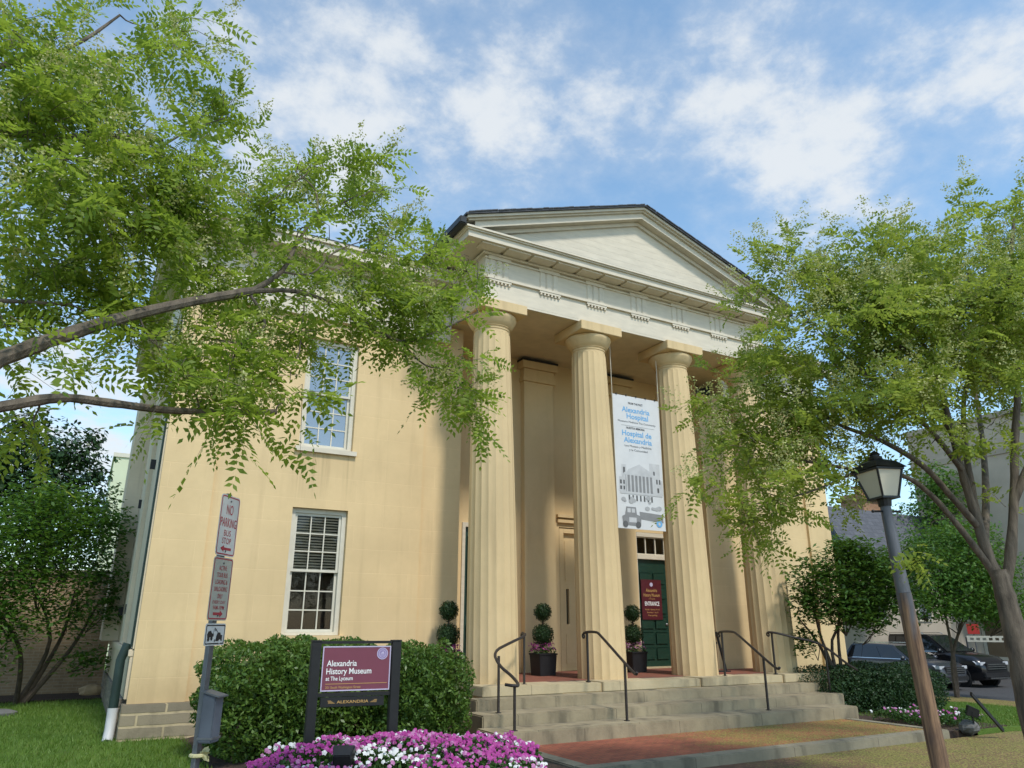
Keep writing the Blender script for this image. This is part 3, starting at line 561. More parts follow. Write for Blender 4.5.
def rakeprof(xa, y0, y1, a, b, mb):   # raking band between heights a and b above the slope line
    xe0 = OX0-xa; CX = PC
    f = lambda x, h: zr+SL*(min(x, 2*PC-x)-OX0)+h
    for s in (0, 1):
        A = [(xe0, f(xe0, a)), (CX, f(CX, a)), (CX, f(CX, b)), (xe0, f(xe0, b))]
        if s: A = [(2*CX-u, v) for u, v in A][::-1]
        mb.prism(A, lambda u, v, t: (u, t, v), y0, y1)
rk = MB(); rakeprof(-.55, EY-.19, EY+.3, -.15, -.06, rk); rakeprof(-.16, OY+.03, EY+.3, -.055, .09, rk); rakeprof(.02, OY-.03, EY+.32, .092, .13, rk); rakeprof(.07, OY-.09, EY+.34, .132, .19, rk)
rk.build('raking_cornice', m_trim, mu)
tp = MB(); nb = 11
for i in range(nb):                                # flush boards of the tympanum
    za = 9.3+1.75*i/nb; zb = 9.3+1.75*(i+1)/nb-.002; CX = PC
    w0 = (4.4-(za-9.3)/SL*.93); w1 = (4.4-(zb-9.3)/SL*.93)
    if w1 < .05: break
    tp.prism([(CX-w0, za), (CX+w0, za), (CX+w1, zb), (CX-w1, zb)], lambda u, v, t: (u, t, v), EY-.13, EY+.1)
tp.box(CX-4.6, CX+4.6, EY+.101, EY+.13, 9.25, 9.45)
tp.prism([(CX-4.6, 9.3), (CX+4.6, 9.3), (CX, 10.98)], lambda u, v, t: (u, t, v), EY+.104, EY+.13)
tp.build('tympanum', m_trim, mu)
pr_ = MB(); rakeprof(.12, OY-.14, 21.0, .193, .235, pr_); pr_.build('portico_roof', m_roof, mu)
sh = MB()                                          # uneven slate edge along the verge
for s in (1, -1):
    for i in range(34):
        u = .1+i*.136+random.uniform(-.01, .01); x = PC-s*u; z = zr+SL*(PC-OX0-u)+.237
        sh.obox((x, OY-.05, z+random.uniform(.0, .012)), (.064*1, 0, s*.064*SL), (0, .11, 0), (0, 0, .012))
sh.build('verge_slates', m_roof, mu)
MB().box(OX0-.24, OX0-.09, OY-.10, 17, 9.38, 9.545).build('gutter', m_gutter, mu, bevel=.02)
MB().box(OX1+.09, OX1+.24, OY-.10, 17, 9.38, 9.545).build('gutter', m_gutter, mu, bevel=.02)
# fluted columns
def colmesh():
    b = MB(); nf, sub = 20, 6; n = nf*sub; rings = 18; z0, z1 = .702, 7.46
    vs = []
    for i in range(rings+1):
        t = i/rings; R = .492-.108*t+.018*sin(pi*t)
        for j in range(n):
            k = (j % sub)/sub; r = R*(1-.034*sin(pi*k)**.8); a = 2*pi*j/n
            vs.append((r*cos(a)-.09*t, r*sin(a), z0+(z1-z0)*t))
    b.add(vs, [(i*n+j, i*n+(j+1) % n, (i+1)*n+(j+1) % n, (i+1)*n+j) for i in range(rings) for j in range(n)]+[tuple(range(n))[::-1], tuple(range(rings*n, (rings+1)*n))])
    return b
COLX = [6.76, 9.23, 11.66, 14.09]; COLY = 12.76
shaft = colmesh(); shaft.v = [(x+COLX[0], y+COLY, z) for x, y, z in shaft.v]
c0 = shaft.build('column', m_col, mu, smooth=True)
cap = MB().lathe([(.372, 7.382), (.372, 7.44), (.385, 7.445), (.385, 7.46), (.375, 7.465), (.378, 7.50), (.40, 7.505), (.40, 7.52), (.41, 7.525), (.46, 7.60), (.505, 7.68), (.52, 7.72), (.515, 7.752), (.49, 7.775)], (COLX[0]-.09, COLY, .08), 48).build('echinus', m_col, c0, smooth=True)
aba = MB().box(COLX[0]-.64, COLX[0]+.46, COLY-.55, COLY+.55, 7.857, 8.068).build('abacus', m_col, c0, bevel=.01)
for x in COLX[1:]:
    c = c0.copy(); COL.objects.link(c); c.parent = mu; c.location = (x-COLX[0], 0, 0)
    for ch in (cap, aba): d = ch.copy(); COL.objects.link(d); d.parent = c
# stone steps
st = thing('stone_steps', (10, 11, 0), 'broad weathered sandstone steps climbing to the columned porch', 'steps')
MB().box(5.85, 14.46, 11.58, 11.947, -.17, .534).build('step', m_stone, st, bevel=.018)
MB().box(5.66, 14.06, 10.98, 11.577, -.17, .365).build('step', m_stone, st, bevel=.018)
MB().box(5.54, 13.62, 10.35, 10.977, -.17, .198).build('step', m_stone, st, bevel=.018)
# ------------------------------------------------------------------ iron handrails on the steps
def rail(loc, label, path, posts, scroll=True):
    t = thing('handrail', loc, label, 'handrail', 'iron handrails on the steps')
    P = [np.array(p, float) for p in path]
    for _ in range(2):       # corner-cutting for smooth bends
        Q = [P[0]]
        for a, b in zip(P[:-1], P[1:]): Q += [a*.75+b*.25, a*.25+b*.75]
        P = Q+[P[-1]]
    MB().tube(P, .024, 8).build('rail', m_iron, t, smooth=True)
    for a, h in posts:
        MB().box(a[0]-.016, a[0]+.016, a[1]-.016, a[1]+.016, a[2]-.01, h).box(a[0]-.035, a[0]+.035, a[1]-.035, a[1]+.035, a[2]-.005, a[2]+.012).build('post', m_iron, t)
    if scroll:
        e = P[0]; MB().tube([(e[0], e[1]+.05*sin(k*.7)*(1-k/14), e[2]-.05+.05*cos(k*.7)*(1-k/14)) for k in range(10)], .017, 6).build('scroll', m_iron, t, smooth=True)
    return t
rail((7.05, 12.1, .7), 'curved iron handrail bowing outward beside the pink flower bed', [(7.05, 12.16, 1.56), (7.05, 12.0, 1.53), (6.55, 11.75, 1.40), (6.02, 11.35, 1.28), (5.95, 11.0, 1.08), (6.02, 10.72, .95), (6.0, 10.42, .82), (5.86, 10.40, .83), (5.80, 10.52, .84)],
     [((7.05, 12.1, .70), 1.53), ((6.06, 11.22, .365), 1.22), ((5.92, 10.45, .198), .83)])
rail((8.45, 12.1, .7), 'straight sloping handrail in front of the fluted column left of the banner', [(8.42, 12.2, 1.55), (8.44, 12.12, 1.58), (8.40, 11.75, 1.58), (8.36, 11.6, 1.54), (8.1, 10.4, 1.00), (8.05, 10.2, .93), (8.05, 10.17, .97)],
     [((8.43, 12.1, .70), 1.56), ((8.15, 10.62, .198), 1.09)])
rail((11.86, 12.1, .7), 'straight sloping handrail rising from the right end of the petal strewn landing', [(11.88, 12.2, 1.55), (11.88, 12.12, 1.58), (11.84, 11.75, 1.58), (11.80, 11.6, 1.54), (11.42, 10.45, 1.02), (11.36, 10.22, .93), (11.36, 10.18, .97)],
     [((11.87, 12.1, .70), 1.56), ((11.48, 10.66, .198), 1.11)])
rail((13.36, 12.1, .7), 'curved iron handrail bending away beside the rightmost column and dogwood', [(13.34, 12.18, 1.56), (13.38, 12.0, 1.55), (13.7, 11.72, 1.44), (14.0, 11.45, 1.36), (14.0, 11.1, 1.18), (13.96, 10.75, .96), (13.95, 10.5, .84)],
     [((13.36, 12.1, .70), 1.55), ((13.98, 11.25, .365), 1.27)])
t = thing('folded_stanchion', (12.05, 12.75, .7), 'black folded barrier stand leaning behind the column right of the banner', 'barrier stand')
MB().box(12.70, 12.76, 13.2, 13.24, .705, 1.60).box(12.68, 12.78, 13.19, 13.25, 1.30, 1.34).build('upright', m_blackmetal, t)
MB().tube([(13.0, 13.2, .71), (12.80, 13.22, 1.56)], .03, 6).build('leaning_leg', m_blackmetal, t)
MB().box(12.66, 13.06, 13.12, 13.32, .702, .73).build('foot', m_blackmetal, t)

# ------------------------------------------------------------------ hanging banner between two columns
bn = thing('hanging_banner', (10.42, 12.76, 3.68), 'tall white hospital exhibition banner hung between two middle columns', 'banner')
BX0, BX1, BZ0, BZ1, BY = 9.76, 11.08, 3.68, 6.69, 12.74
MB().box(BX0, BX1, BY, BY+.008, BZ0, BZ1).build('cloth', m_banner, bn)
for k, x in enumerate((BX0+.01, BX1-.01)):
    MB().tube([(x, BY+.004, BZ0+.05), (x-.03*(1-2*k), BY+.004, 7.98)], .008, 6).build('hanging_rope', m_white, bn)
ge = MB()
for i in range(5): MB().lathe([(.02, 0), (.02, .03)], (BX0+.1+i*.28, BY+.003, BZ1-.005), 8).build('eyelet_tie', m_iron, bn)
ux, uz = (1, 0, 0), (0, 0, 1); bc = (BX0+BX1)/2
def bt(txt, z, h, w, m, bold=0., dx=0.): MB().text(txt, (bc+dx, BY, z), ux, uz, w, h, 'CENTER', bold, .003).build('lettering', m, bn)
bt('FROM THE PAST', 6.50, .05, .42, m_letblk, .02, -.02); bt('Alexandria', 6.31, .125, .80, m_letblue, .02, -.02); bt('Hospital', 6.16, .125, .62, m_letblue, .02, .02)
bt('Museums Medicine The Community', 6.06, .045, 1.08, m_letblk, 0, 0); bt('NUESTRA MEMORIA', 5.915, .05, .52, m_letblk, .02, -.05)
bt('Hospital de', 5.755, .125, .84, m_letblue, .02, -.02); bt('Alexandria', 5.60, .125, .80, m_letblue, .02, 0); bt('Los Museos y Medicina', 5.50, .05, .76, m_letblk, 0, 0); bt('y la Comunidad', 5.41, .05, .52, m_letblk, 0, 0)
MB().box(bc-.45, bc+.50, BY-.003, BY-.001, 5.985, 5.99).build('divider', GR[2], bn)
def pic(name, m, rects, y):
    b = MB()
    for x0, x1, z0, z1 in rects: b.box(BX0+x0, BX0+x1, y-.0012, y, BZ0+z0*.88-.02, BZ0+z1*.88-.02)
    return b
pm = pic('p', 0, [(.08, 1.30, .92, 1.30), (.16, .29, 1.30, 1.62), (.95, 1.24, 1.30, 1.72)], BY-.0015)
pm.prism([(.30, 1.42), (1.0, 1.42), (.98, 1.48), (.66, 1.66), (.34, 1.50)], lambda u, v, t: (BX0+u, t, BZ0+v*.88-.02), BY-.0032, BY-.0015).build('print_hospital_front', GR[0], bn)
b = pic('p', 0, [(.26, 1.02, .94, 1.36)], BY-.0040); b.build('print_porch_shade', GR[2], bn)
b = pic('p', 0, [(.27+.105*i, .31+.105*i, .94, 1.36) for i in range(8)]+[(.22, 1.06, 1.36, 1.42), (.1, 1.28, .88, .94)], BY-.0056); b.build('print_columns', GR[0], bn)
b = pic('p', 0, [(.10, .15, 1.12, 1.22), (.19, .23, 1.12, 1.22), (.10, .15, .98, 1.07), (.19, .23, .98, 1.07), (1.12, 1.16, 1.2, 1.32), (1.2, 1.24, 1.2, 1.32), (1.14, 1.19, .98, 1.1), (.20, .25, 1.4, 1.55), (1.05, 1.09, 1.42, 1.52)]+[(.32+.105*i, .36+.105*i, .72, .86) for i in range(7)], BY-.0045)
b.build('print_windows', GR[3], bn)
b = MB()
for i in range(26):
    x, z = random.uniform(.1, 1.2), random.uniform(.5, .86); r = random.uniform(.03, .075)
    if .48 < x < .72: continue
    b.prism([(x+r*cos(a*pi/4), z+r*sin(a*pi/4)*.8) for a in range(8)], lambda u, v, t: (BX0+u, t, BZ0+v*.88-.02), BY-.0060-i*.0001, BY-.0050-i*.0001)
b.build('print_shrubs', GR[1], bn)
b = MB().prism([(.62, .28), (1.26, .22), (1.26, .42), (.6, .46)], lambda u, v, t: (BX0+u, t, BZ0+v*.88-.02), BY-.006, BY-.005); b.build('print_street_wall', GR[2], bn)
b = MB().prism([(.14, .12), (.62, .10), (.64, .34), (.52, .38), (.50, .56), (.24, .56), (.20, .36), (.12, .32)], lambda u, v, t: (BX0+u, t, BZ0+v*.88-.02), BY-.0095, BY-.0085); b.build('print_old_motor_car', GR[2], bn)
for q_ in ((.26, .35, .42, .52), (.38, .47, .42, .52), (.3, .5, .18, .30)): pic('p', 0, [q_], BY-.0100).build('print_car_window', GR[0], bn)
b = MB()
for cx_ in (.20, .55): b.prism([(cx_+.07*cos(a*pi/6), .13+.08*sin(a*pi/6)) for a in range(12)], lambda u, v, t: (BX0+u, t, BZ0+v*.88-.02), BY-.0112, BY-.0104)
b.build('print_car_wheels', GR[3], bn)
b = MB().prism([(1.14+.085*cos(a*pi/8), .19+.085*sin(a*pi/8)) for a in range(16)], lambda u, v, t: (BX0+u, t, BZ0+v*.88-.02), BY-.0075, BY-.0065); b.build('round_seal', m_letblue, bn)
b = MB().prism([(1.14+.03*cos(a*pi/4), .19+.04*sin(a*pi/4)) for a in range(8)], lambda u, v, t: (BX0+u, t, BZ0+v*.88-.02), BY-.009, BY-.008); b.build('seal_emblem', GR[0], bn)

# ------------------------------------------------------------------ topiaries
def ballleaf(c, r, n, L, W):
    d = unit(rng.normal(size=(n, 3))); rr = (r*rng.uniform(.70, 1.06, n)*(1+.07*np.sin(d[:, 0]*6+c[0]*9)*np.sin(d[:, 2]*5+d[:, 1]*4)))[:, None]
    return leaves(np.array(c)+d*rr, L, W, d, .6)
t0 = thing('topiary', (8.62, 14.0, .70), 'two ball topiary in a black planter before the porch pilaster', 'topiary', 'two ball topiaries on the porch')
b = MB().prism([(-1, -1), (1, -1), (1, 1), (-1, 1)], lambda u, v, t: (8.62+u*.21*(.9+.1*t), 14+v*.21*(.9+.1*t), .702+.40*t), 0, 1).box(8.62-.225, 8.62+.225, 14-.225, 14+.225, 1.103, 1.14); b.build('planter', m_planter, t0, bevel=.008)
MB().tube([(8.62, 14, 1.1), (8.625, 14.0, 1.5), (8.62, 14, 1.95)], .02, 6).build('stem', m_barkd, t0)
quads('lower_ball', np.concatenate([ballleaf((8.62, 14, 1.50), .225, 2400, .035, .02), ballleaf((8.62, 14, 1.50), .14, 500, .09, .06)]), m_leafY, t0)
quads('upper_ball', np.concatenate([ballleaf((8.62, 14, 1.96), .185, 1900, .035, .02), ballleaf((8.62, 14, 1.96), .11, 400, .08, .06)]), m_leafY, t0)
def fl(c, r, n, h): return np.array(c)+np.stack([rng.uniform(-r, r, n), rng.uniform(-r, r, n), rng.uniform(0, h, n)], 1)
quads('flower_leaves', leaves(fl((8.62, 14, 1.13), .22, 260, .12), .05, .03), m_leafB, t0)['kind'] = 'stuff'
pk = quads('flowers', leaves(fl((8.62, 14, 1.18), .24, 150, .16), .05, .04), m_mag, t0); pk['kind'] = 'stuff'
for (x, y), lab, mm in (((6.24, 13.6), 'two ball topiary partly hidden by the green shrub, left of the first column', m_mag), ((11.02, 14.0), 'two ball topiary with pale flowers, beside the green door', m_pinkp)):
    r = t0.copy(); COL.objects.link(r); r.location = (x, y, .70); r['label'] = lab
    for ch in t0.children:
        d = ch.copy(); COL.objects.link(d); d.parent = r
        if ch is pk and mm is not m_mag: d.data = ch.data.copy(); d.data.materials[0] = mm

# ------------------------------------------------------------------ museum sign in the bed
sg = thing('museum_sign', (2.65, 8.35, 0), 'plum museum sign between two black posts in the flower bed', 'sign')
A = np.array([2.29, 8.40]); B = np.array([3.17, 8.31]); sx = (B-A)/np.linalg.norm(B-A); ux = np.array([sx[0], sx[1], 0]); nx_ = np.array([sx[1], -sx[0], 0]); uz = np.array([0, 0, 1.])
SW = np.linalg.norm(B-A); P3 = lambda a, n, z: np.array([A[0], A[1], 0])+ux*a+nx_*n+uz*z
for a in (0, SW):
    MB().obox(P3(a, 0, .72), ux*.05, nx_*.05, uz*.80).obox(P3(a, 0, 1.53), ux*.056, nx_*.056, uz*.008).build('post', m_black, sg, bevel=.004)
MB().obox(P3(SW/2, 0, 1.515), ux*(SW/2-.051), nx_*.03, uz*.014).build('crossbar', m_black, sg)
MB().obox(P3(SW/2, 0, .985), ux*(SW/2-.051), nx_*.03, uz*.018).build('crossbar', m_black, sg)
pw0, pw1, pz0, pz1 = .075, SW-.06, 1.02, 1.475; pc = (pw0+pw1)/2
pan = MB().obox(P3(pc, 0, (pz0+pz1)/2), ux*((pw1-pw0)/2), nx_*.018, uz*((pz1-pz0)/2)).build('panel', m_plum, sg)
f = .019; bd = MB()
for a0, a1, z0, z1 in ((pw0, pw1, pz1-.012, pz1), (pw0, pw1, pz0, pz0+.012), (pw0, pw0+.012, pz0+.0121, pz1-.0121), (pw1-.012, pw1, pz0+.0121, pz1-.0121)):
    bd.obox(P3((a0+a1)/2, .020, (z0+z1)/2), ux*((a1-a0)/2), nx_*.0015, uz*((z1-z0)/2))
bd.build('border', m_lav, pan)
T = lambda txt, a, z, w, h, m, bold=0.: MB().text(txt, P3(a, .019, z), ux, uz, w, h, 'LEFT', bold, .0025).build('lettering', m, pan)
T('Alexandria', pw0+.05, 1.272, .325, .062, m_letter, .012); T('History Museum', pw0+.05, 1.192, .49, .062, m_letter, .012); T('at The Lyceum', pw0+.05, 1.128, .29, .042, m_letter, .012)
T('201 South Washington Street', pw0+.05, 1.046, .38, .026, m_gold, .01)
MB().obox(P3(pc+.01, .0205, 1.093), ux*.335, nx_*.001, uz*.003).build('rule', m_gold, pan)
ec = P3(pw1-.095, .0195, 1.395)
MB().prism([(.062*cos(a*pi/12), .062*sin(a*pi/12)) for a in range(24)], lambda u, v, t: ec+ux*u+uz*v+nx_*t, 0, .0012).build('seal', m_lav2, pan)
rg = MB()
for r0, r1, h in ((.055, .062, .0024), (.036, .041, .0024)):
    for k in range(24):
        a, b2 = k*pi/12, (k+1)*pi/12; rg.add([ec+ux*r*cos(q)+uz*r*sin(q)+nx_*h for r, q in ((r0, a), (r1, a), (r1, b2), (r0, b2))], [(0, 1, 2, 3)])
for dz in (-.018, -.006): rg.obox(ec+uz*dz+nx_*.0022, ux*.024, nx_*.0004, uz*.002)
rg.add([ec+ux*a+uz*c+nx_*.0024 for a, c in ((-.018, 0), (.020, 0), (.010, .022), (-.006, .016))], [(0, 1, 2, 3)])
rg.build('seal_emblem', m_lav, pan)
lb = MB().obox(P3(SW/2-.02, .035, .915), ux*(SW/2-.10), nx_*.018, uz*.048).build('name_board', m_black, sg, bevel=.004)
MB().text('ALEXANDRIA', P3(SW/2-.02, .054, .902), ux, uz, .34, .030, 'CENTER', .01).build('lettering', m_gold, lb)
em = MB()
for s in (-1, 1):
    for k in range(4): em.obox(P3(SW/2-.02+s*.225+s*.008*k, .0545, .905+.008*k), ux*(.035-.006*k), nx_*.0006, uz*.0018)
em.build('scroll_emblem', m_gold, lb)

# ------------------------------------------------------------------ street sign post by the sidewalk
D0 = 6.3; pb = at(214, 626, D0); pxy = np.array([pb[0], pb[1], 0]); sa = radians(54); su = np.array([cos(sa), sin(sa), 0]); sn = np.array([sin(sa), -cos(sa), 0])
zt, zb = at(228, 494, D0)[2], -.13
sp = thing('sign_post', (pxy[0], pxy[1], -.13), 'grey steel post carrying the parking signs beside the hedge', 'sign post')
MB().obox(pxy+uz*((zt+zb)/2)-sn*.005, su*.032, sn*.006, uz*((zt-zb)/2)).obox(pxy+uz*((zt+zb)/2)-sn*.022-su*.018, su*.004, sn*.016, uz*((zt-zb)/2)).obox(pxy+uz*((zt+zb)/2)-sn*.022+su*.018, su*.004, sn*.016, uz*((zt-zb)/2)).build('channel', m_alum, sp)
def plate(name, lab, cat, zc, w, h, sheet, border, off=.014, rad=.03):
    t = thing(name, tuple(pxy+sn*off+uz*(zc-h/2)), lab, cat)
    def rr(w, h, r): return [(sx_*(w/2-r)+r*cos(a+b*pi/8), sy_*(h/2-r)+r*sin(a+b*pi/8)) for sx_, sy_, a in ((1, 1, 0), (-1, 1, pi/2), (-1, -1, pi), (1, -1, 1.5*pi)) for b in range(5)]
    S = lambda u, v, d: pxy+su*u+uz*(zc+v)+sn*(off+d)
    MB().prism(rr(w, h, rad), S, 0, .003).build('plate', sheet, t)
    o_, i_ = rr(w-.018, h-.018, rad-.006), rr(w-.036, h-.036, max(.008, rad-.014)); n = len(o_)
    MB().add([S(u, v, .0042) for u, v in o_+i_], [(k, (k+1) % n, n+(k+1) % n, n+k) for k in range(n)]).build('border', border, t)
    def tx(txt, v, hh, ww, m, bold=0.): MB().text(txt, S(0, v, .0), su, uz, ww, hh, 'CENTER', bold, .0046).build('lettering', m, t)
    def arrow(v, sgn, L, m):
        MB().add([S(sgn*a, v+b, .0046) for a, b in ((-L, -.010), (L*.35, -.010), (L*.35, -.026), (L, 0), (L*.35, .026), (L*.35, .010), (-L, .010))], [tuple(range(7))]).build('arrow', m, t)
    for v in (h/2-.045, -h/2+.036):
        MB().prism([(.008*cos(k*pi/4), v+.008*sin(k*pi/4)) for k in range(8)], S, .003, .008).build('bolt', m_alum, t)
    return tx, arrow, S, t
z1c = (at(228, 497, D0)[2]+at(222, 555, D0)[2])/2
tx, arrow, S, t = plate('no_parking_sign', 'white bus stop sign reading no parking in red, topmost on its post', 'sign', z1c, .305, .47, m_signwhite, m_signred)
tx('NO', .085, .080, .105, m_signred, .004); tx('PARKING', -.012, .072, .255, m_signred, .004); tx('BUS', -.082, .048, .11, m_signred, 0); tx('STOP', -.142, .048, .14, m_signred, 0); arrow(-.180, -1, .085, m_signred)
z2c = z1c-.48
m_signdirty = mat('faded_sign_sheet', (.46, .45, .38), .5, .08, 9., 0)
tx, arrow, S, t = plate('loading_sign', 'faded tour bus loading sign below the no parking sign', 'sign', z2c, .305, .47, m_signdirty, m_signred)
for txt, v, h, w in (('ACTIVE', .135, .036, .12), ('TOUR BUS', .083, .036, .165), ('LOADING &', .031, .036, .185), ('UNLOADING', -.021, .036, .20), ('ONLY', -.073, .036, .08), ('EVERY DAY', -.112, .024, .20), ('9AM-10PM', -.155, .030, .17)): tx(txt, v, h, w, m_signred, .004)
arrow(-.186, 1, .075, m_signred)
z3c = z2c-.335
tx, arrow, S, t = plate('tow_away_sign', 'small white tow truck symbol sign, lowest on its post', 'sign', z3c, .305, .158, m_signwhite, m_letblk, rad=.02)
sy = MB()
for pts in ([(.015, -.045), (.095, -.045), (.095, .0), (.075, .0), (.065, .02), (.03, .02), (.015, -.01)], [(-.10, -.02), (-.02, -.01), (-.02, .012), (-.045, .014), (-.06, .034), (-.09, .030), (-.105, .01)], [(.03, .02), (.036, .022), (-.012, .058), (-.016, .054)], [(-.016, .056), (-.012, .056), (-.026, .012), (-.030, .012)]):
    sy.add([S(u*1.15, v*.95-.005, .0046) for u, v in pts], [tuple(range(len(pts)))])
sy.build('tow_symbol', m_letblk, t)
for cx_, cz_ in ((.065, -.052), (-.045, -.028), (-.085, -.034)):
    cx_ *= 1.15
    MB().prism([(cx_+.016*cos(k*pi/6), cz_+.016*sin(k*pi/6)) for k in range(12)], S, .0048, .0056).build('wheel_mark', m_signwhite if cx_ > 0 else m_letblk, t)
bz = at(209, 690, D0)[2]
bx = thing('brochure_box', tuple(pxy+uz*.95), 'grey plastic leaflet box with sloping lid strapped to the sign post', 'leaflet box')
bzb = at(203, 742, D0)[2]; bzt = at(209, 692, D0)[2]
MB().prism([(-.05, bzb), (.055, bzb), (.055, bzt-.03), (-.05, bzt)], lambda u, v, t: pxy+sn*(.02+u+.04)+su*t+uz*v, -.062, .062).build('body', m_boxgrey, bx, bevel=.008)
MB().prism([(-.06, bzt+.004), (.085, bzt-.034), (.085, bzt-.022), (-.06, bzt+.016)], lambda u, v, t: pxy+sn*(.02+u+.04)+su*t+uz*v, -.075, .075).build('lid', m_alum, bx, bevel=.004)
MB().obox(pxy+uz*(bzb+.03)+sn*.062, su*.066, sn*.058, uz*.008).build('strap', m_alum, bx)
rb = thing('ribbon', tuple(pxy+uz*.9), 'pale yellow ribbon with pink scraps tied low around the sign post', 'ribbon')
rz_ = at(202, 752, D0)[2]; b = MB()
for k in range(16):
    a = rng.uniform(0, 2*pi); l = rng.uniform(.03, .08); d_ = su*cos(a)*.5+sn*(.5+.4*sin(a))+uz*rng.uniform(-.9, .9)
    q = pxy+uz*(rz_-.01)+sn*.02; w_ = np.cross(d_, rng.normal(size=3)); w_ = w_/np.linalg.norm(w_)*.016
    b.add([q-w_*.6, q+d_*l*.6-w_, q+d_*l, q+d_*l*.6+w_+sn*.01, q+w_*.6], [(0, 1, 2, 3, 4)])
b.tube([pxy+uz*(rz_-.02)+su*.045*cos(k*pi/6)+sn*(.045*sin(k*pi/6)-.008) for k in range(13)], .014, 6).build('bow', m_ribbon, rb)

# ------------------------------------------------------------------ leaning street lamp
lb_ = at(940, 765, 8.0); lt_ = at(885, 505, 8.0); la_ = (lt_-lb_)/(lt_[2]-lb_[2])
lp = thing('street_lamp', tuple(lb_+la_*(-.13-lb_[2])), 'leaning lamp post with a black four sided lantern, wooden below and grey above', 'street lamp')
ba = lb_+la_*(-.13-lb_[2]); tp_ = lt_; ax = (tp_-ba)/np.linalg.norm(tp_-ba)
Lp = lambda h: ba+ax*h*(1/ax[2])
MB().tube([Lp(0), Lp(.6), Lp(1.4), Lp(2.12)], [.078, .075, .071, .066], 14).build('lower_pole', m_wood, lp, smooth=True)
MB().tube([Lp(2.122), Lp(2.14), Lp(2.95)], [.065, .062, .048], 12).build('upper_pole', m_polegrey, lp, smooth=True)
lx = np.cross([0, 1., 0], ax); lx /= np.linalg.norm(lx); ly = np.cross(ax, lx)
rot = radians(-12); lx, ly = lx*cos(rot)+ly*sin(rot), ly*cos(rot)-lx*sin(rot)
MB().tube([Lp(2.88)-lx*.16, Lp(2.88)+lx*.16], .010, 8).ball(Lp(2.88)-lx*.16, .015).ball(Lp(2.88)+lx*.16, .015).build('ladder_bar', m_blackmetal, lp, smooth=True)
lc = Lp(2.97); LV = lambda a, b, h: lc+lx*a+ly*b+ax*h
b = MB().tube([Lp(2.93), LV(0, 0, .03)], [.058, .07], 12); b.obox(LV(0, 0, .035), lx*.105, ly*.105, ax*.010); b.build('collar', m_blackmetal, lp)
w0, w1, h0, h1 = .095, .150, .045, .30
fr = MB()
for sx_ in (-1, 1):
    for sy_ in (-1, 1): fr.tube([LV(sx_*w0, sy_*w0, h0), LV(sx_*w1, sy_*w1, h1)], .011, 6)
fr.obox(LV(0, 0, h1+.006), lx*.165, ly*.165, ax*.010).build('lantern_frame', m_blackmetal, lp)
for a_, b_ in ((1, 0), (-1, 0), (0, 1), (0, -1)):
    def pt(w, s, h): return LV(a_*(w-.004)+b_*s*(w-.012), b_*(w-.004)+a_*s*(w-.012), h)
    def pti(w, s, h): return LV(a_*(w-.010)+b_*s*(w-.012), b_*(w-.010)+a_*s*(w-.012), h)
    MB().add([pt(w0, -1, h0), pt(w0, 1, h0), pt(w1, 1, h1), pt(w1, -1, h1), pti(w0, -1, h0), pti(w0, 1, h0), pti(w1, 1, h1), pti(w1, -1, h1)], [(0, 1, 2, 3), (7, 6, 5, 4), (0, 4, 5, 1), (2, 6, 7, 3), (1, 5, 6, 2), (0, 3, 7, 4)]).build('lantern_pane', m_frost, lp)
rf = MB(); ra, rb_, hh = .185, .05, .42
rf.add([LV(s_*ra, q*ra, h1+.018) for s_, q in ((-1, -1), (1, -1), (1, 1), (-1, 1))]+[LV(s_*.125, q*.125, h1+.085) for s_, q in ((-1, -1), (1, -1), (1, 1), (-1, 1))]+[LV(s_*rb_, q*rb_, hh) for s_, q in ((-1, -1), (1, -1), (1, 1), (-1, 1))],
       [(0, 3, 2, 1), (0, 1, 5, 4), (1, 2, 6, 5), (2, 3, 7, 6), (3, 0, 4, 7), (4, 5, 9, 8), (5, 6, 10, 9), (6, 7, 11, 10), (7, 4, 8, 11), (8, 9, 10, 11)]).build('lantern_roof', m_blackmetal, lp)
fi = MB().tube([LV(0, 0, .42), LV(0, 0, .445), LV(0, 0, .45), LV(0, 0, .465), LV(0, 0, .47), LV(0, 0, .495), LV(0, 0, .51)], [.062, .066, .045, .045, .055, .03, .008], 12); fi.build('finial', m_blackmetal, lp, smooth=True)

# ------------------------------------------------------------------ small floodlights, rocks, board
def flood(loc, aim, label, s=1.):
    t = thing('floodlight', tuple(loc), label, 'floodlight', 'small ground floodlights'); loc = np.array(loc, float); a = unit(np.array(aim, float)); r = unit(np.cross(a, [0, 0, 1.])); u = np.cross(r, a); c = loc+[0, 0, .17*s]
    MB().prism([(-.10*s, -.075*s), (.10*s, -.075*s), (.10*s, .075*s), (-.10*s, .075*s)], lambda p, q, k: c+r*p*(1-.25*(k < 0))+u*q*(1-.25*(k < 0))+a*k*s, -.09, .07).build('housing', m_blackmetal, t, bevel=.008)
    MB().obox(c+a*.072*s, r*.085*s, u*.06*s, a*.002).build('lens', m_carglass, t)
    MB().tube([loc, loc+[0, 0, .12*s]], .012*s, 6).tube([c-r*.115*s, c-r*.115*s-u*.06*s, loc+[0, 0, .10*s], c+r*.115*s-u*.06*s, c+r*.115*s], .006*s, 5).build('bracket', m_blackmetal, t)
fp = at(343, 757, 7.35); flood((fp[0], fp[1], fp[2]-.17), (.45, 1, .35), 'black floodlight among the pink and white flowers below the museum sign')
fp = at(972, 713, 16.2); flood((fp[0], fp[1], fp[2]-.17), (-.6, .8, .35), 'black floodlight in the low flower bed near the leaning lamp post', 1.15)
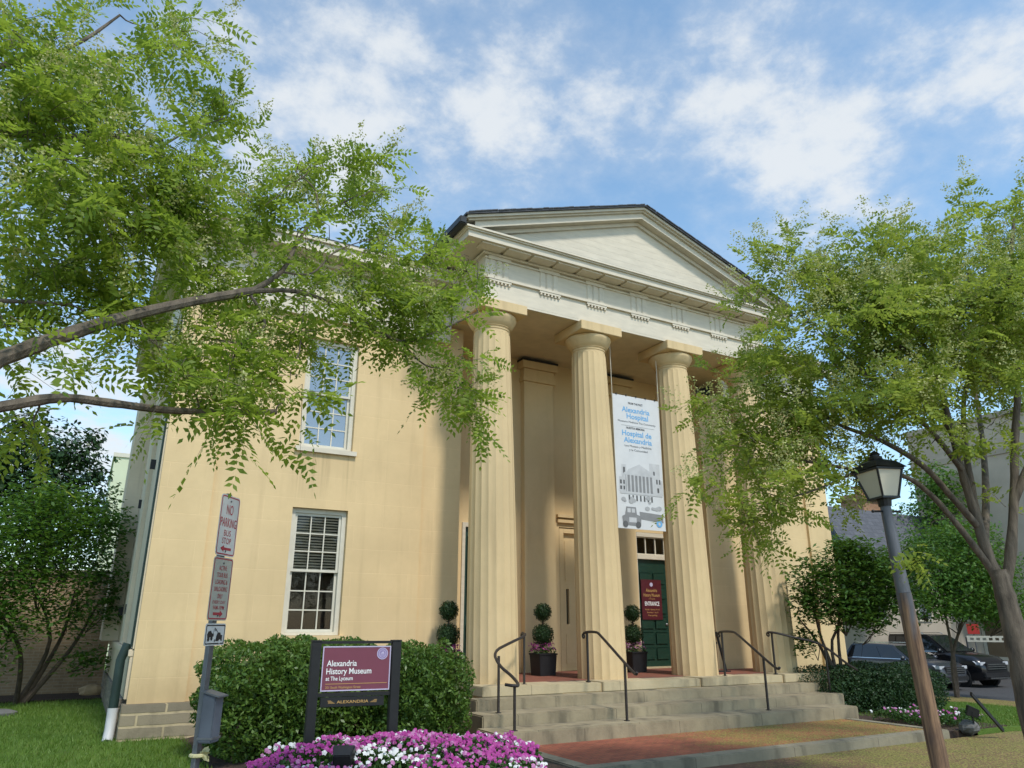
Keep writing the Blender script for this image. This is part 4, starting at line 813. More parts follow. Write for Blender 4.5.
t = tag(MB().obox(at(987, 712, 16), unit(ray(998, 724)-ray(977, 700))*.42, (.02, .03, 0), (.01, .0, .025)).build('leaning_board', m_plasticB, loc=tuple(at(987, 712, 16))), 'narrow dark board leaning beside the right flower bed', 'board')
def rock(c, r, m, label): tag(MB().ball(c, r, 12, 8, .12).build('rock', m, loc=tuple(c)), label, 'rock')
rock(at(969, 727, 16.3), (.20, .15, .12), m_rock, 'grey rock at the edge of the right flower bed')
rock((.55, 22.6, .1), (.28, .2, .16), m_sandrock, 'tan rock by the far corner of the side wall')
t = tag(MB().lathe([(.01, 0), (.42, 0), (.42, .05), (.30, .09), (.01, .10)], (-1.2, 19.0, -.03), 14).build('drain_cover', m_rock, loc=(-1.2, 19., 0)), 'dark round drain cover in the left lawn', 'drain cover')

# ------------------------------------------------------------------ parked cars
def car(loc, heading, paint, label, s=1., tall=0.):
    t = thing('parked_car', tuple(loc), label, 'car', 'cars parked in the side street'); ch, sh_ = cos(heading), sin(heading)
    X = lambda x, y, z: (loc[0]+(x*ch-y*sh_)*s, loc[1]+(x*sh_+y*ch)*s, loc[2]+z*s)
    st = [(2.30, .62, .36, .62, .70), (2.22, .80, .28, .66, .90), (1.95, .90, .24, .72, 1.0+tall*.4), (1.0, .94, .22, .78, 1.08+tall*.6), (0, .945, .22, .80, 1.08+tall*.6), (-1.4, .945, .22, .80, 1.10+tall*.6), (-2.05, .92, .26, .80, 1.10+tall*.6), (-2.28, .84, .34, .76, 1.02+tall*.5), (-2.36, .70, .45, .70, .90)]
    b = MB(); ring = []
    for x, w, z0, zm, z1 in st:
        half = [(.0, z0), (w*.86, z0), (w*.97, z0+.10), (w, zm), (w*.985, z1-.10), (w*.90, z1-.015), (w*.6, z1+.012), (0, z1+.02)]
        ring += [X(x, y, z) for y, z in half]+[X(x, -y, z) for y, z in half[-2:0:-1]]
    n = 14; k = len(st); b.add(ring, [(i*n+j, i*n+(j+1) % n, (i+1)*n+(j+1) % n, (i+1)*n+j) for i in range(k-1) for j in range(n)]+[tuple(range(n)), tuple(range((k-1)*n, k*n))])
    b.build('body', paint, t, smooth=True)
    zb, zt = 1.06+tall*.6, 1.64+tall; C = {'fb': (1.05, .86, zb), 'ft': (.20, .66, zt-.03), 'rt': (-1.80, .66, zt-.02), 'rb': (-2.22, .84, zb)}
    mid = (-.7, .68, zt)
    pts = [C['fb'], C['ft'], mid, C['rt'], C['rb']]
    b = MB(); b.add([X(*p) for p in pts]+[X(p[0], -p[1], p[2]) for p in pts], [(0, 1, 2, 3, 4), (5, 6, 7, 8, 9)]+[(i, i+1, 6+i, 5+i) for i in range(4)]+[(0, 4, 9, 5)]); b.build('cabin', paint, t, bevel=.04*s, smooth=True)
    def side(u, v, sgn):    # u along, v up on the cabin side
        lo = np.array(C['rb'])*(1-u)+np.array(C['fb'])*u; hi = np.array(C['rt'])*(1-u)+np.array(C['ft'])*u; p = lo*(1-v)+hi*v; return X(p[0], sgn*(p[1]+.012), p[2]+.004)
    for sgn in (1, -1):
        for u0, u1 in ((.07, .30), (.325, .60), (.625, .93)):
            MB().add([side(u0, .10, sgn), side(u1, .10, sgn), side(u1-(.0 if u1 < .9 else .0), .88, sgn), side(u0, .88, sgn)], [(0, 1, 2, 3)]).build('side_window', m_carglass, t)
        MB().add([side(.05, .02, sgn), side(.96, .02, sgn), side(.96, .075, sgn), side(.05, .075, sgn)], [(0, 1, 2, 3)]).build('chrome_strip', m_chrome, t)
        MB().ball(X(.85, sgn*1.02, zb+.08), (.11*s, .09*s, .08*s)).build('wing_mirror', paint, t, smooth=True)
        MB().add([X(2.25, sgn*.52, .80), X(2.12, sgn*.86, .80), X(2.0, sgn*.92, .93), X(2.19, sgn*.55, .90)], [(0, 1, 2, 3)]).obox(X(2.14, sgn*.70, .845), np.array((ch, sh_, 0))*.10*s, np.array((-sh_, ch, 0))*.155*s, (0, 0, .055*s)).build('headlight', m_lampglass, t)
        MB().obox(X(-2.24, sgn*.74, .92), np.array((ch, sh_, 0))*.09*s, np.array((-sh_, ch, 0))*.12*s, (0, 0, .09*s)).build('tail_light', m_tail, t)
        for wx in (1.40, -1.42):
            ay = np.array((-sh_, ch, 0))*sgn
            def disc(y0, y1, r0, r1, m, nm, par): return MB().tube([np.array(X(wx, sgn*y0, .36)), np.array(X(wx, sgn*y1, .36))], [r0*s, r1*s], 24).build(nm, m, par)
            disc(.80, .948, .43, .43, m_plasticB, 'wheel_arch', t)
            w = disc(.72, .962, .36, .35, m_tyre, 'wheel', t); disc(.90, .968, .24, .235, m_alloy, 'rim', w)
            sp_ = MB()
            for q in range(5):
                a = q*2*pi/5; sp_.obox(X(wx+.12*cos(a), sgn*.970, .36+.12*sin(a)), np.array((ch*cos(a), sh_*cos(a), sin(a)))*.11*s, np.array((-ch*sin(a), -sh_*sin(a), cos(a)))*.035*s, ay*.003)
            sp_.build('spokes', m_tyre, w)
    W = lambda u, v, ins: X(*((np.array(C['fb'])*(1-v)+np.array(C['ft'])*v)*[1, u*(1-ins), 1]+[.012, 0, .012]))
    MB().add([W(-1, .06, .06), W(1, .06, .06), W(1, .92, .06), W(-1, .92, .06)], [(0, 1, 2, 3)]).build('windscreen', m_carglass, t)
    R_ = lambda u, v: X(*((np.array(C['rb'])*(1-v)+np.array(C['rt'])*v)*[1, u*.9, 1]+[-.012, 0, .012]))
    MB().add([R_(-1, .12), R_(1, .12), R_(1, .88), R_(-1, .88)], [(0, 1, 2, 3)]).build('rear_window', m_carglass, t)
    g = MB()
    for q in range(3): g.obox(X(2.29, 0, .66+.075*q), np.array((ch, sh_, 0))*.03*s, np.array((-sh_, ch, 0))*(.56-.02*q)*s, (0, 0, .016*s))
    g.build('grille_bars', m_chrome, t)
    MB().obox(X(2.26, 0, .735), np.array((ch, sh_, 0))*.04*s, np.array((-sh_, ch, 0))*.58*s, (0, 0, .13*s)).build('grille', m_plasticB, t)
    MB().obox(X(2.24, 0, .45), np.array((ch, sh_, 0))*.08*s, np.array((-sh_, ch, 0))*.78*s, (0, 0, .10*s)).build('bumper', m_plasticB, t, bevel=.03*s)
    MB().obox(X(2.33, 0, .34), np.array((ch, sh_, 0))*.03*s, np.array((-sh_, ch, 0))*.55*s, (0, 0, .025*s)).build('skid_strip', m_chrome, t)
    for sgn in (1, -1): MB().tube([X(.0, sgn*.60, zt+.0), X(-.1, sgn*.60, zt+.045), X(-1.6, sgn*.60, zt+.045), X(-1.75, sgn*.60, zt)], .016*s, 6).build('roof_rail', m_chrome, t)
    return t
car((30.2, 20.6, -.69), radians(-92), m_carA, 'charcoal estate car behind the clipped right hedge', 1.0, .03)
car((33.2, 20.9, -.69), radians(-92), m_carB, 'taller black car parked beyond the charcoal one', 1.1, .22)

# ------------------------------------------------------------------ surrounding buildings
gw = thing('garden_wall', (-12, 23.6, 0), 'old brown garden wall behind the dogwood left of the museum', 'garden wall')
MB().box(-40, .80, 23.45, 23.85, -.15, 2.95).build('wall', m_wallbrick, gw)
MB().box(-40, .80, 23.38, 23.92, 2.952, 3.08).build('coping', m_stone, gw)
gb = thing('green_building', (6, 62, 0), 'pale green clad building far behind the museum', 'building')
MB().box(.5, 14, 60, 74, -1, 13.3).build('wall', m_green, gb); MB().box(.4, 14.1, 59.9, 74.1, 13.302, 13.6).build('parapet', m_white, gb)
tb = thing('taupe_building', (40, 18, -.8), 'large blank taupe rendered building across the side street', 'building')
TY = float(ray(927, 560)[1]/ray(927, 560)[0]*40)
MB().box(40, 58, 2, TY, -1, 12.0).build('wall', m_conc, tb)
MB().box(39.9, 58.1, 1.9, TY+.1, 12.002, 12.28).build('parapet', m_concd, tb)
MB().box(39.93, 39.998, 2, TY, 10.1, 10.4).build('string_course', m_concd, tb)
rc = ray(966, 453)*(40/ray(966, 453)[0])+[0, 0, EYE]
b = MB()
for k in range(32):
    a, b2 = k*pi/16, (k+1)*pi/16
    b.add([(39.985, rc[1]+r*cos(q), rc[2]+r*sin(q)) for r, q in ((.73, a), (.88, a), (.88, b2), (.73, b2))], [(0, 1, 2, 3)])
b.build('round_mark', m_concd, tb)
for yy, zz, w, h in ((rc[1]-3.2, 7.2, .6, .85), (rc[1]-9, 7.2, .6, .85)):
    f = MB(); wallholes(f, yy-w-.1, yy+w+.1, zz-h-.1, zz+h+.1, 39.93, 39.99, [(yy-w, yy+w, zz-h, zz+h)], lambda a, y, z: (y, a, z)); wf = f.build('window', m_white, tb, weld=True)
    MB().box(39.96, 39.975, yy-w, yy+w, zz-h, zz+h).build('pane', m_mirrorglass, wf)
for i in range(3):
    y0 = TY-4-i*4.3
    f = MB(); wallholes(f, y0, y0+3.4, .1, 2.5, 39.92, 39.99, [(y0+.12, y0+1.6, .25, 2.4), (y0+1.75, y0+3.28, .25, 2.4)], lambda a, y, z: (y, a, z)); wf = f.build('shop_window', m_white, tb, weld=True)
    MB().box(39.95, 39.965, y0+.1, y0+3.3, .2, 2.45).build('pane', m_glass, wf)
MB().box(39.90, 39.995, 2, TY, -.99, .095).build('storefront_band', m_store, tb)
hs = thing('slate_roof_house', (40, 28, -.8), 'house with grey slate roof and orange brick chimney across the street', 'house')
cb = at(862, 512, 46)
MB().box(cb[0]-7, cb[0]+9, cb[1]-4, cb[1]+10, -1, 4.6).build('wall', m_store, hs)
MB().prism([(-4.3, 4.6), (10.3, 4.6), (9.0, 7.2), (-3.0, 7.2)], lambda u, v, t: (t, cb[1]+u, v), cb[0]-7.3, cb[0]+9.3).build('roof', m_slate, hs)
for i in range(4):
    xw = cb[0]-5.5+i*3.4
    f = MB(); wallholes(f, xw-.55, xw+.55, 1.9, 3.7, cb[1]-4.07, cb[1]-4.003, [(xw-.45, xw+.45, 2.0, 3.6)]); wf = f.build('window', m_white, hs, weld=True)
    MB().box(xw-.46, xw+.46, cb[1]-4.03, cb[1]-4.01, 1.99, 3.61).build('pane', m_mirrorglass, wf)
for i in range(3):
    yw = cb[1]-2+i*3.6
    f = MB(); wallholes(f, yw-.55, yw+.55, 1.6, 3.6, cb[0]-7.07, cb[0]-7.003, [(yw-.45, yw+.45, 1.7, 3.5)], lambda a, y, z: (y, a, z)); wf = f.build('window', m_white, hs, weld=True)
    MB().box(cb[0]-7.03, cb[0]-7.01, yw-.46, yw+.46, 1.69, 3.51).build('pane', m_mirrorglass, wf)
ck = MB().box(cb[0]-.8, cb[0]+.8, cb[1]-.7, cb[1]+.7, 7.1, 8.7).box(cb[0]-.95, cb[0]+.95, cb[1]-.85, cb[1]+.85, 8.35, 8.55).build('chimney', m_chim, hs)
MB().lathe([(.25, 0), (.25, .45), (.30, .46), (.30, .52)], (cb[0], cb[1], 8.7), 12).build('chimney_pot', m_chim, ck)
p0 = at(967, 639, 40.5); p1 = at(1000, 637, 40.5)
ba_ = thing('white_barrier', (30, 13, -.8), 'white pierced barrier panel beside the black car', 'barrier')
d_ = unit(np.array([p1[0]-p0[0], p1[1]-p0[1], 0])); LL = np.linalg.norm((p1-p0)[:2]); zb_ = p0[2]-.12
b = MB(); wallholes(b, 0, LL*1.6, zb_, zb_+.26, 0, .04, [(.12+.24*i, .26+.24*i, zb_+.07, zb_+.18) for i in range(int(LL*1.6/.24)-1)], lambda a, y, z: (p0[0]+d_[0]*a-d_[1]*y, p0[1]+d_[1]*a+d_[0]*y, z)); b.build('panel', m_white, ba_, weld=True)
for a in (.05, LL*1.55): MB().box(p0[0]+d_[0]*a-.03, p0[0]+d_[0]*a+.03, p0[1]+d_[1]*a+.05, p0[1]+d_[1]*a+.11, -.8, zb_+.2).build('post', m_alum, ba_)
rs = at(973, 629, 41.5); t = thing('red_sign', (rs[0], rs[1], -.8), 'small red square sign on a post beyond the black car', 'sign')
MB().obox(rs, unit(np.array([.5, -.86, 0]))*.24, (.012, .008, 0), (0, 0, .22)).build('board', m_red, t); MB().tube([(rs[0]+.03, rs[1]+.02, -.8), (rs[0]+.03, rs[1]+.02, rs[2]+.1)], .03, 8).build('post', m_alum, t)
# ------------------------------------------------------------------ vegetation
def pinnate(B, Dr, Nr, L, k=6, ll=.045, lw=.017):
    """compound leaves: B base points, Dr directions, Nr upward normals, L lengths -> leaflets"""
    n = len(B); Dr = unit(Dr); Nr = unit(Nr-Dr*(Nr*Dr).sum(1, keepdims=True)); Wv = np.cross(Nr, Dr); out = []
    for i in range(k+1):
        t = (i+.9)/(k+.9)
        pos = B+Dr*(L*t)[:, None]-np.array([0, 0, 1.])*(L*.28*t*t)[:, None]
        ax = Dr-np.array([0, 0, 1.])*(.45*t); sc = (.8+.35*sin(pi*min(1, t*1.05)))*(L/.2)[:, None]
        for s in ((1, -1) if i < k else (0,)):
            d = unit(ax*.45+Wv*s*.9+rng.normal(size=(n, 3))*.14) if s else unit(ax+rng.normal(size=(n, 3))*.1)
            nn = unit(Nr+rng.normal(size=(n, 3))*.30); w = unit(np.cross(nn, d)); l = ll*sc*rng.uniform(.8, 1.15, (n, 1)); ww = lw*sc
            b = pos; out.append(np.stack([b, b+d*l*.42+w*ww*.5, b+d*l, b+d*l*.42-w*ww*.5], 1))
    return np.concatenate(out)
def twigs(C, Dr, m, TL, LL, up=.8):
    """m leaves alternating along each twig that starts at C"""
    n = len(C); Dr = unit(Dr); B = []; D = []; Nn = []; Ls = []
    side = unit(np.cross(Dr, np.array([0, 0, 1.])+rng.normal(size=(n, 3))*.3))
    for j in range(m):
        t = (j+.5)/m
        p = C+Dr*(TL*t)[:, None]-np.array([0, 0, 1.])*(TL*.25*t*t)[:, None]
        s = 1 if j % 2 else -1
        d = Dr*(.35+.5*t)+side*s*(.9-.5*t)+rng.normal(size=(n, 3))*.33
        B.append(p); D.append(d); Nn.append(np.array([[0, 0, up]])+rng.normal(size=(n, 3))*.42); Ls.append(LL*rng.uniform(.6, 1.15, n))
    return np.concatenate(B), np.concatenate(D), np.concatenate(Nn), np.concatenate(Ls)
def panicles(P, D, n, size, q):
    """open sprays of tiny pale flowers"""
    k = len(P); D = unit(D); t = rng.uniform(0, 1, (k, n, 1)); r = size*.42*(1-t*.75)
    o = P[:, None]+D[:, None]*t*size+rng.normal(size=(k, n, 3))*r*.55
    return leaves(o.reshape(-1, 3), q, q*.75)
def clumpfill(clumps, per, jd, sub=6, spr=.12):
    C = []; K = []; Kc = []; S_ = []
    for ci, c in enumerate(clumps):
        x, y, rx, ry, D = c[:5]; dens = c[5] if len(c) > 5 else 1.
        n = max(3, int(per*dens*rx*ry/1000))
        ns = max(1, int(round(n/sub))); a = rng.uniform(0, 2*pi, ns); r = np.sqrt(rng.uniform(0, 1, ns))*(1+rng.normal(size=ns)*.08)
        for ax, rr, dd in zip(a, r, rng.normal(size=ns)*jd):
            cc = at(x+rx*rr*cos(ax), y+ry*rr*sin(ax), D+dd); Kc.append(cc)
            for _ in range(max(2, int(sub*rng.uniform(.6, 1.4)))): C.append(cc+rng.normal(size=3)*spr*np.array([1, 1, .6])); K.append(ci); S_.append(len(Kc)-1)
    C = np.array(C); far = np.linalg.norm(C-at(876, 480, 7.75), axis=1) > .75      # the crown is cut back round the lantern
    return C[far], np.array(K)[far], np.array(Kc), np.array(S_)[far]
def bend(a, b, sag, n=6):
    a, b = np.array(a, float), np.array(b, float); L = np.linalg.norm(b-a); j = rng.normal(size=3)*L*.05
    return [a+(b-a)*t+np.array([0, 0, 1.])*sag*L*4*t*(1-t)+j*sin(2*pi*t) for t in np.linspace(0, 1, n)]
def spline(pts, m=4):
    P = [np.array(p, float) for p in pts]; out = []
    for i in range(len(P)-1):
        p0, p1, p2, p3 = P[max(i-1, 0)], P[i], P[i+1], P[min(i+2, len(P)-1)]
        for k in range(m):
            t = k/m; out.append(.5*((2*p1)+(-p0+p2)*t+(2*p0-5*p1+4*p2-p3)*t*t+(-p0+3*p1-3*p2+p3)*t**3))
    return out+[P[-1]]
def limb(mb, pts, r0, r1, n=9, m=5):
    P = spline(pts, m); k = len(P); R = [(r0+(r1-r0)*(i/(k-1))**.9)*(1+.05*rng.normal()) for i in range(k)]; mb.tube(P, R, n); return P, R

# ---- the near tree whose boughs reach in from the left
lt = thing('pagoda_tree', (-2.2, 3.2, -.03), 'feathery pagoda tree reaching its low boughs in from the left', 'tree')
br = MB(); bone = []
tr_ = MB(); tP, _ = limb(tr_, [(-2.2, 3.2, -.3), (-2.15, 3.2, 1.0), (-2.05, 3.25, 2.2), (-2.0, 3.35, 3.6), (-1.8, 3.5, 5.2), (-1.5, 3.7, 7.0)], .19, .06, 14)
tr_.build('trunk', m_bark, lt, smooth=True)
def lb_(pts, r0, r1): P, _ = limb(br, pts, r0, r1, 8); bone.extend(P); return P
root = lambda z: (-2.05, 3.3, z)
lb_([root(2.35), at(-90, 392, 3.95), at(0, 359, 4.05), at(60, 337, 4.1), at(125, 317, 4.2), at(190, 302, 4.35), at(252, 291, 4.5)], .048, .026)
lb_([at(252, 291, 4.5), at(300, 292, 4.65), at(345, 310, 4.8), at(400, 341, 5.0), at(440, 330, 5.15), at(478, 312, 5.25)], .019, .005)
lb_([at(252, 291, 4.5), at(282, 271, 4.6), at(299, 240, 4.7), at(318, 217, 4.8), at(358, 195, 4.95)], .020, .006)
lb_([at(282, 272, 4.6), at(312, 273, 4.7), at(338, 250, 4.85), at(385, 235, 5.0)], .009, .003)
lb_([at(318, 217, 4.8), at(315, 190, 4.85), at(296, 172, 4.9)], .010, .003)
lb_([at(400, 341, 5.0), at(425, 365, 5.1), at(455, 372, 5.2), at(478, 395, 5.25)], .007, .003)
lb_([at(248, 292, 4.5), at(263, 315, 4.5), at(262, 330, 4.5), at(240, 345, 4.5), at(225, 380, 4.5)], .011, .004)
lb_([at(305, 294, 4.65), at(303, 320, 4.65), at(300, 345, 4.6)], .006, .003)
lb_([root(2.25), at(-80, 420, 3.85), at(0, 407, 3.95), at(60, 398, 4.0), at(110, 403, 4.1), at(180, 411, 4.2), at(276, 412, 4.4)], .032, .016)
lb_([root(3.1), at(-60, 150, 4.3), at(0, 135, 4.5), at(60, 137, 4.6), at(115, 136, 4.7), at(163, 140, 4.75)], .032, .012)
lb_([root(3.4), at(-50, 70, 4.4), at(20, 60, 4.6), at(75, 45, 4.7), at(120, 15, 4.8)], .024, .008)
lb_([root(2.7), at(-60, 300, 4.3), at(10, 301, 4.4), at(72, 305, 4.5)], .020, .008)
lb_([at(115, 136, 4.7), at(150, 150, 4.75), at(190, 130, 4.85), at(225, 118, 4.9)], .011, .004)
lb_([at(60, 137, 4.6), at(75, 200, 4.6), at(140, 230, 4.65), at(200, 245, 4.7)], .014, .004)
CL = [(45, 45, 75, 50, 4.6, 1.3), (150, 35, 50, 40, 4.8, 1.2), (25, 130, 50, 55, 4.5, 1.6), (105, 165, 65, 45, 4.6, 1.6), (120, 110, 45, 25, 4.75), (185, 175, 45, 45, 4.75, 1.5), (90, 215, 75, 35, 4.6, 1.6), (170, 215, 60, 35, 4.7, 1.4), (222, 125, 32, 40, 4.9, 1.3), (225, 190, 30, 30, 4.8),
      (30, 255, 50, 40, 4.4, 1.5), (110, 265, 55, 30, 4.5, 1.3), (60, 310, 55, 20, 4.4, .6), (190, 270, 55, 30, 4.6, 1.4), (245, 245, 40, 30, 4.7, 1.2), (265, 205, 22, 30, 4.9, .6), (300, 160, 20, 25, 4.9, .7), (335, 162, 26, 20, 4.95, .7), (310, 205, 30, 25, 4.85, .7), (355, 215, 35, 28, 4.95, 1.1),
      (392, 205, 22, 28, 5.05, .9), (380, 250, 35, 25, 5.0, 1.1), (330, 265, 38, 30, 4.85, 1.2), (285, 250, 25, 25, 4.75, 1.), (400, 290, 42, 30, 5.05, 1.4), (450, 275, 40, 25, 5.2, 1.3), (492, 272, 32, 20, 5.3, 1.2), (440, 315, 45, 28, 5.15, 1.4), (482, 325, 28, 25, 5.25, 1.0), (350, 305, 36, 24, 4.85, 1.3),
      (425, 355, 30, 25, 5.1, 1.2), (462, 365, 28, 30, 5.2, 1.3), (470, 402, 14, 20, 5.25, .9), (290, 335, 32, 28, 4.65, 1.4), (250, 335, 38, 28, 4.5, 1.5), (200, 340, 38, 28, 4.4, 1.4), (312, 358, 26, 20, 4.75, 1.1), (290, 380, 35, 22, 4.6, 1.3), (235, 385, 40, 24, 4.45, 1.5), (185, 390, 32, 22, 4.3, 1.1),
      (252, 418, 32, 18, 4.45, 1.5), (200, 408, 22, 12, 4.35, 1.0), (285, 410, 22, 16, 4.5, 1.1), (165, 365, 20, 15, 4.3, .6), (35, 440, 36, 10, 4.05, .5), (110, 240, 40, 20, 4.6), (130, 335, 40, 15, 4.3, .5), (10, 345, 18, 12, 4.1, .6)]
CL = [(c[0]-(16 if c[0] > 380 else 0), c[1]-(12 if c[1] > 380 or c[0] > 380 else 0), c[2], c[3], c[4]+(.3 if c[0] < 320 and 240 < c[1] < 350 else 0), *c[5:]) for c in CL]
def canopy(root_o, clumps, bone, per, jd, TLr, mleaf, LL, k, ll, lw, matl, blo, bn_, bs, bq, hang, br, rs, sub, spr, name='crown'):
    C, K, Kc, S_ = clumpfill(clumps, per, jd, sub, spr); bone = np.array(bone); cent = []
    for ci, c in enumerate(clumps):
        cc = at(c[0], c[1], c[4]); cent.append(cc); b = bone[np.argmin(((bone-cc)**2).sum(1))]
        if np.linalg.norm(cc-b) > .06: P = bend(b, cc, .05); br.tube(P, np.linspace(rs, rs*.4, len(P)), 5)
    cent = np.array(cent)[K]; Dr = unit((C-cent)*.7+unit(C-Kc[S_])*.32+rng.normal(size=C.shape)*.28+np.array([.05, 0, hang]))
    TL = rng.uniform(*TLr, len(C)); S = C-Dr*(TL*.45)[:, None]
    for s, d, l, c in zip(S, Dr, TL, cent):
        e = s+d*l-np.array([0, 0, l*.25]); br.tube([c*.35+s*.65 if np.linalg.norm(c-s) < .5 else s, s, s+d*l*.5-np.array([0, 0, l*.06]), e], [rs*.45, rs*.4, rs*.3, rs*.15], 3, False)
    B, D, Nn, Ls = twigs(S, Dr, mleaf, TL, LL); quads(name, pinnate(B, D, Nn, Ls, k, ll, lw), matl, root_o)
    up_ = (C-Kc[S_])[:, 2]/spr; q = rng.uniform(size=len(C)) < blo*np.clip(.45+.5*up_, .1, 1.3); Pq = S[q]+Dr[q]*(TL[q]*.75)[:, None]
    quads('blossom', panicles(Pq, Dr[q]*.6+np.array([0, 0, .55]), bn_, bs, bq), m_bloss, root_o)
    return len(B)
canopy(lt, CL, bone, 9.0, .28, (.22, .42), 8, .205, 6, .049, .0235, m_leafL, .95, 90, .22, .019, -.18, br, .006, 5, .10)
br.build('bough', m_bark, lt, smooth=True)

# ---- the tree at the right edge
rt = thing('pagoda_tree', (7.9, 3.75, -.13), 'pale green pagoda tree with forked grey trunk behind the leaning lamp', 'tree')
br = MB(); bone = []; tr_ = MB()
def rb_2(mb, pts, r0, r1): P, _ = limb(mb, pts, r0, r1, 10); bone.extend(P); return P
rb_2(tr_, [at(1075, 1010, 8.9), at(1055, 830, 8.9), at(1038, 740, 8.9), at(1021, 660, 8.9), at(1007, 602, 8.9), at(1002, 585, 8.9), at(998, 570, 8.9)], .15, .07)
rb_2(br, [at(1019, 655, 8.9), at(1006, 600, 8.9), at(987, 552, 8.9), at(972, 505, 8.9), at(960, 465, 8.85), at(950, 425, 8.8), at(935, 370, 8.7), at(905, 310, 8.6)], .068, .018)
rb_2(br, [at(984, 545, 8.9), at(974, 500, 9.0), at(966, 450, 9.1), at(964, 400, 9.2), at(975, 340, 9.3), at(968, 270, 9.3)], .045, .014)
rb_2(br, [at(966, 452, 9.1), at(950, 430, 9.2), at(925, 395, 9.3), at(900, 350, 9.4)], .035, .012)
rb_2(br, [at(1003, 600, 8.9), at(1010, 560, 9.0), at(1014, 500, 9.1), at(1015, 440, 9.2), at(1018, 370, 9.2), at(1010, 290, 9.2), at(1014, 220, 9.2)], .058, .018)
rb_2(br, [at(993, 572, 8.9), at(960, 528, 8.7), at(928, 492, 8.5), at(900, 475, 8.3), at(860, 470, 8.2), at(810, 462, 8.1), at(770, 455, 8.0)], .036, .01)
rb_2(br, [at(978, 527, 8.9), at(950, 495, 8.6), at(922, 465, 8.4), at(880, 440, 8.3), at(840, 425, 8.2), at(800, 400, 8.1), at(750, 380, 8.0)], .038, .01)
rb_2(br, [at(962, 470, 8.85), at(930, 430, 8.6), at(890, 395, 8.4), at(850, 360, 8.3), at(810, 320, 8.2)], .032, .008)
rb_2(br, [at(860, 470, 8.2), at(815, 490, 8.1), at(780, 500, 8.0)], .014, .005); rb_2(br, [at(800, 400, 8.1), at(745, 420, 8.0), at(715, 450, 7.95)], .016, .005)
rb_2(br, [at(1014, 500, 9.1), at(1040, 440, 9.2), at(1065, 380, 9.3)], .05, .02); rb_2(br, [at(935, 372, 8.7), at(880, 330, 8.5), at(830, 280, 8.4)], .03, .008)
CR = [(800, 262, 40, 26, 8.3, 1.), (850, 250, 48, 28, 8.5, 1.2), (890, 245, 38, 28, 8.7, 1.2), (775, 290, 30, 24, 8.2, 1.), (830, 290, 48, 30, 8.3, 1.4), (890, 285, 48, 32, 8.6, 1.4), (945, 285, 40, 30, 8.9, 1.3), (985, 285, 35, 32, 9.1, 1.3), (1015, 255, 28, 32, 9.2, 1.3), (1012, 210, 26, 24, 9.3, 1.2), (1030, 190, 20, 20, 9.3, 1.), (1000, 232, 20, 20, 9.2, .8),
      (860, 325, 52, 30, 8.4, 1.5), (920, 330, 48, 32, 8.7, 1.5), (980, 330, 45, 34, 9.0, 1.5), (1025, 310, 30, 45, 9.2, 1.4), (800, 325, 34, 24, 8.2, 1.2), (745, 375, 30, 28, 7.95, 1.2), (790, 370, 36, 26, 8.1, 1.2), (840, 370, 45, 30, 8.3, 1.5), (900, 375, 48, 30, 8.6, 1.5), (955, 375, 42, 30, 9.0, 1.4), (1010, 375, 35, 35, 9.2, 1.4),
      (715, 405, 22, 22, 7.9, 1.1), (760, 410, 36, 26, 8.0, 1.4), (815, 415, 42, 26, 8.2, 1.4), (870, 420, 38, 24, 8.4, 1.2), (1000, 415, 30, 20, 9.2, .8), (705, 440, 22, 22, 7.85, 1.2), (745, 450, 34, 26, 7.95, 1.5), (795, 450, 38, 24, 8.1, 1.4), (840, 455, 28, 18, 8.2, .9), (700, 478, 20, 24, 7.85, 1.3), (735, 490, 30, 28, 7.95, 1.5), (780, 490, 30, 22, 8.05, 1.1), (815, 490, 22, 14, 8.1, .6),
      (715, 512, 20, 16, 7.9, 1.2), (748, 522, 16, 12, 7.95, 1.), (930, 445, 22, 18, 8.7, .6), (1010, 510, 18, 25, 9.1, .4), (930, 530, 30, 20, 8.6, .35), (1015, 460, 16, 18, 9.2, .5), (765, 330, 14, 14, 8.1, .6)]
CR = [(c[0]+(20 if c[0] < 800 else 0), c[1]+(10 if c[1] < 340 else 0), *c[2:]) for c in CR]
CR = [(*c[:4], c[4]+(1.5 if 815 < c[0] < 900 and 400 < c[1] < 500 else 0), *c[5:]) for c in CR]
rb_2(br, [at(985, 545, 8.9), at(985, 470, 9.8), at(975, 390, 11.), at(960, 330, 12.2), at(930, 300, 13.)], .04, .014)
CR += [(870, 300, 45, 30, 12.5, .7), (920, 290, 45, 32, 12.8, .8), (965, 300, 45, 34, 13., .8), (1010, 300, 36, 40, 13., .8), (900, 345, 45, 28, 12.6, .8), (950, 350, 45, 30, 12.8, .8), (1005, 360, 40, 34, 12.8, .8), (860, 350, 35, 24, 12., .7), (1050, 330, 40, 60, 12.5, .7), (1010, 240, 35, 30, 13., .7), (880, 400, 40, 22, 12., .6), (940, 400, 40, 22, 12.4, .6)]
canopy(rt, CR, bone, 22., .55, (.22, .42), 7, .21, 5, .058, .029, m_leafR, 1.0, 85, .30, .026, -.05, br, .008, 9, .17)
tr_.build('trunk', m_bark, rt, smooth=True); br.build('bough', m_bark, rt, smooth=True)

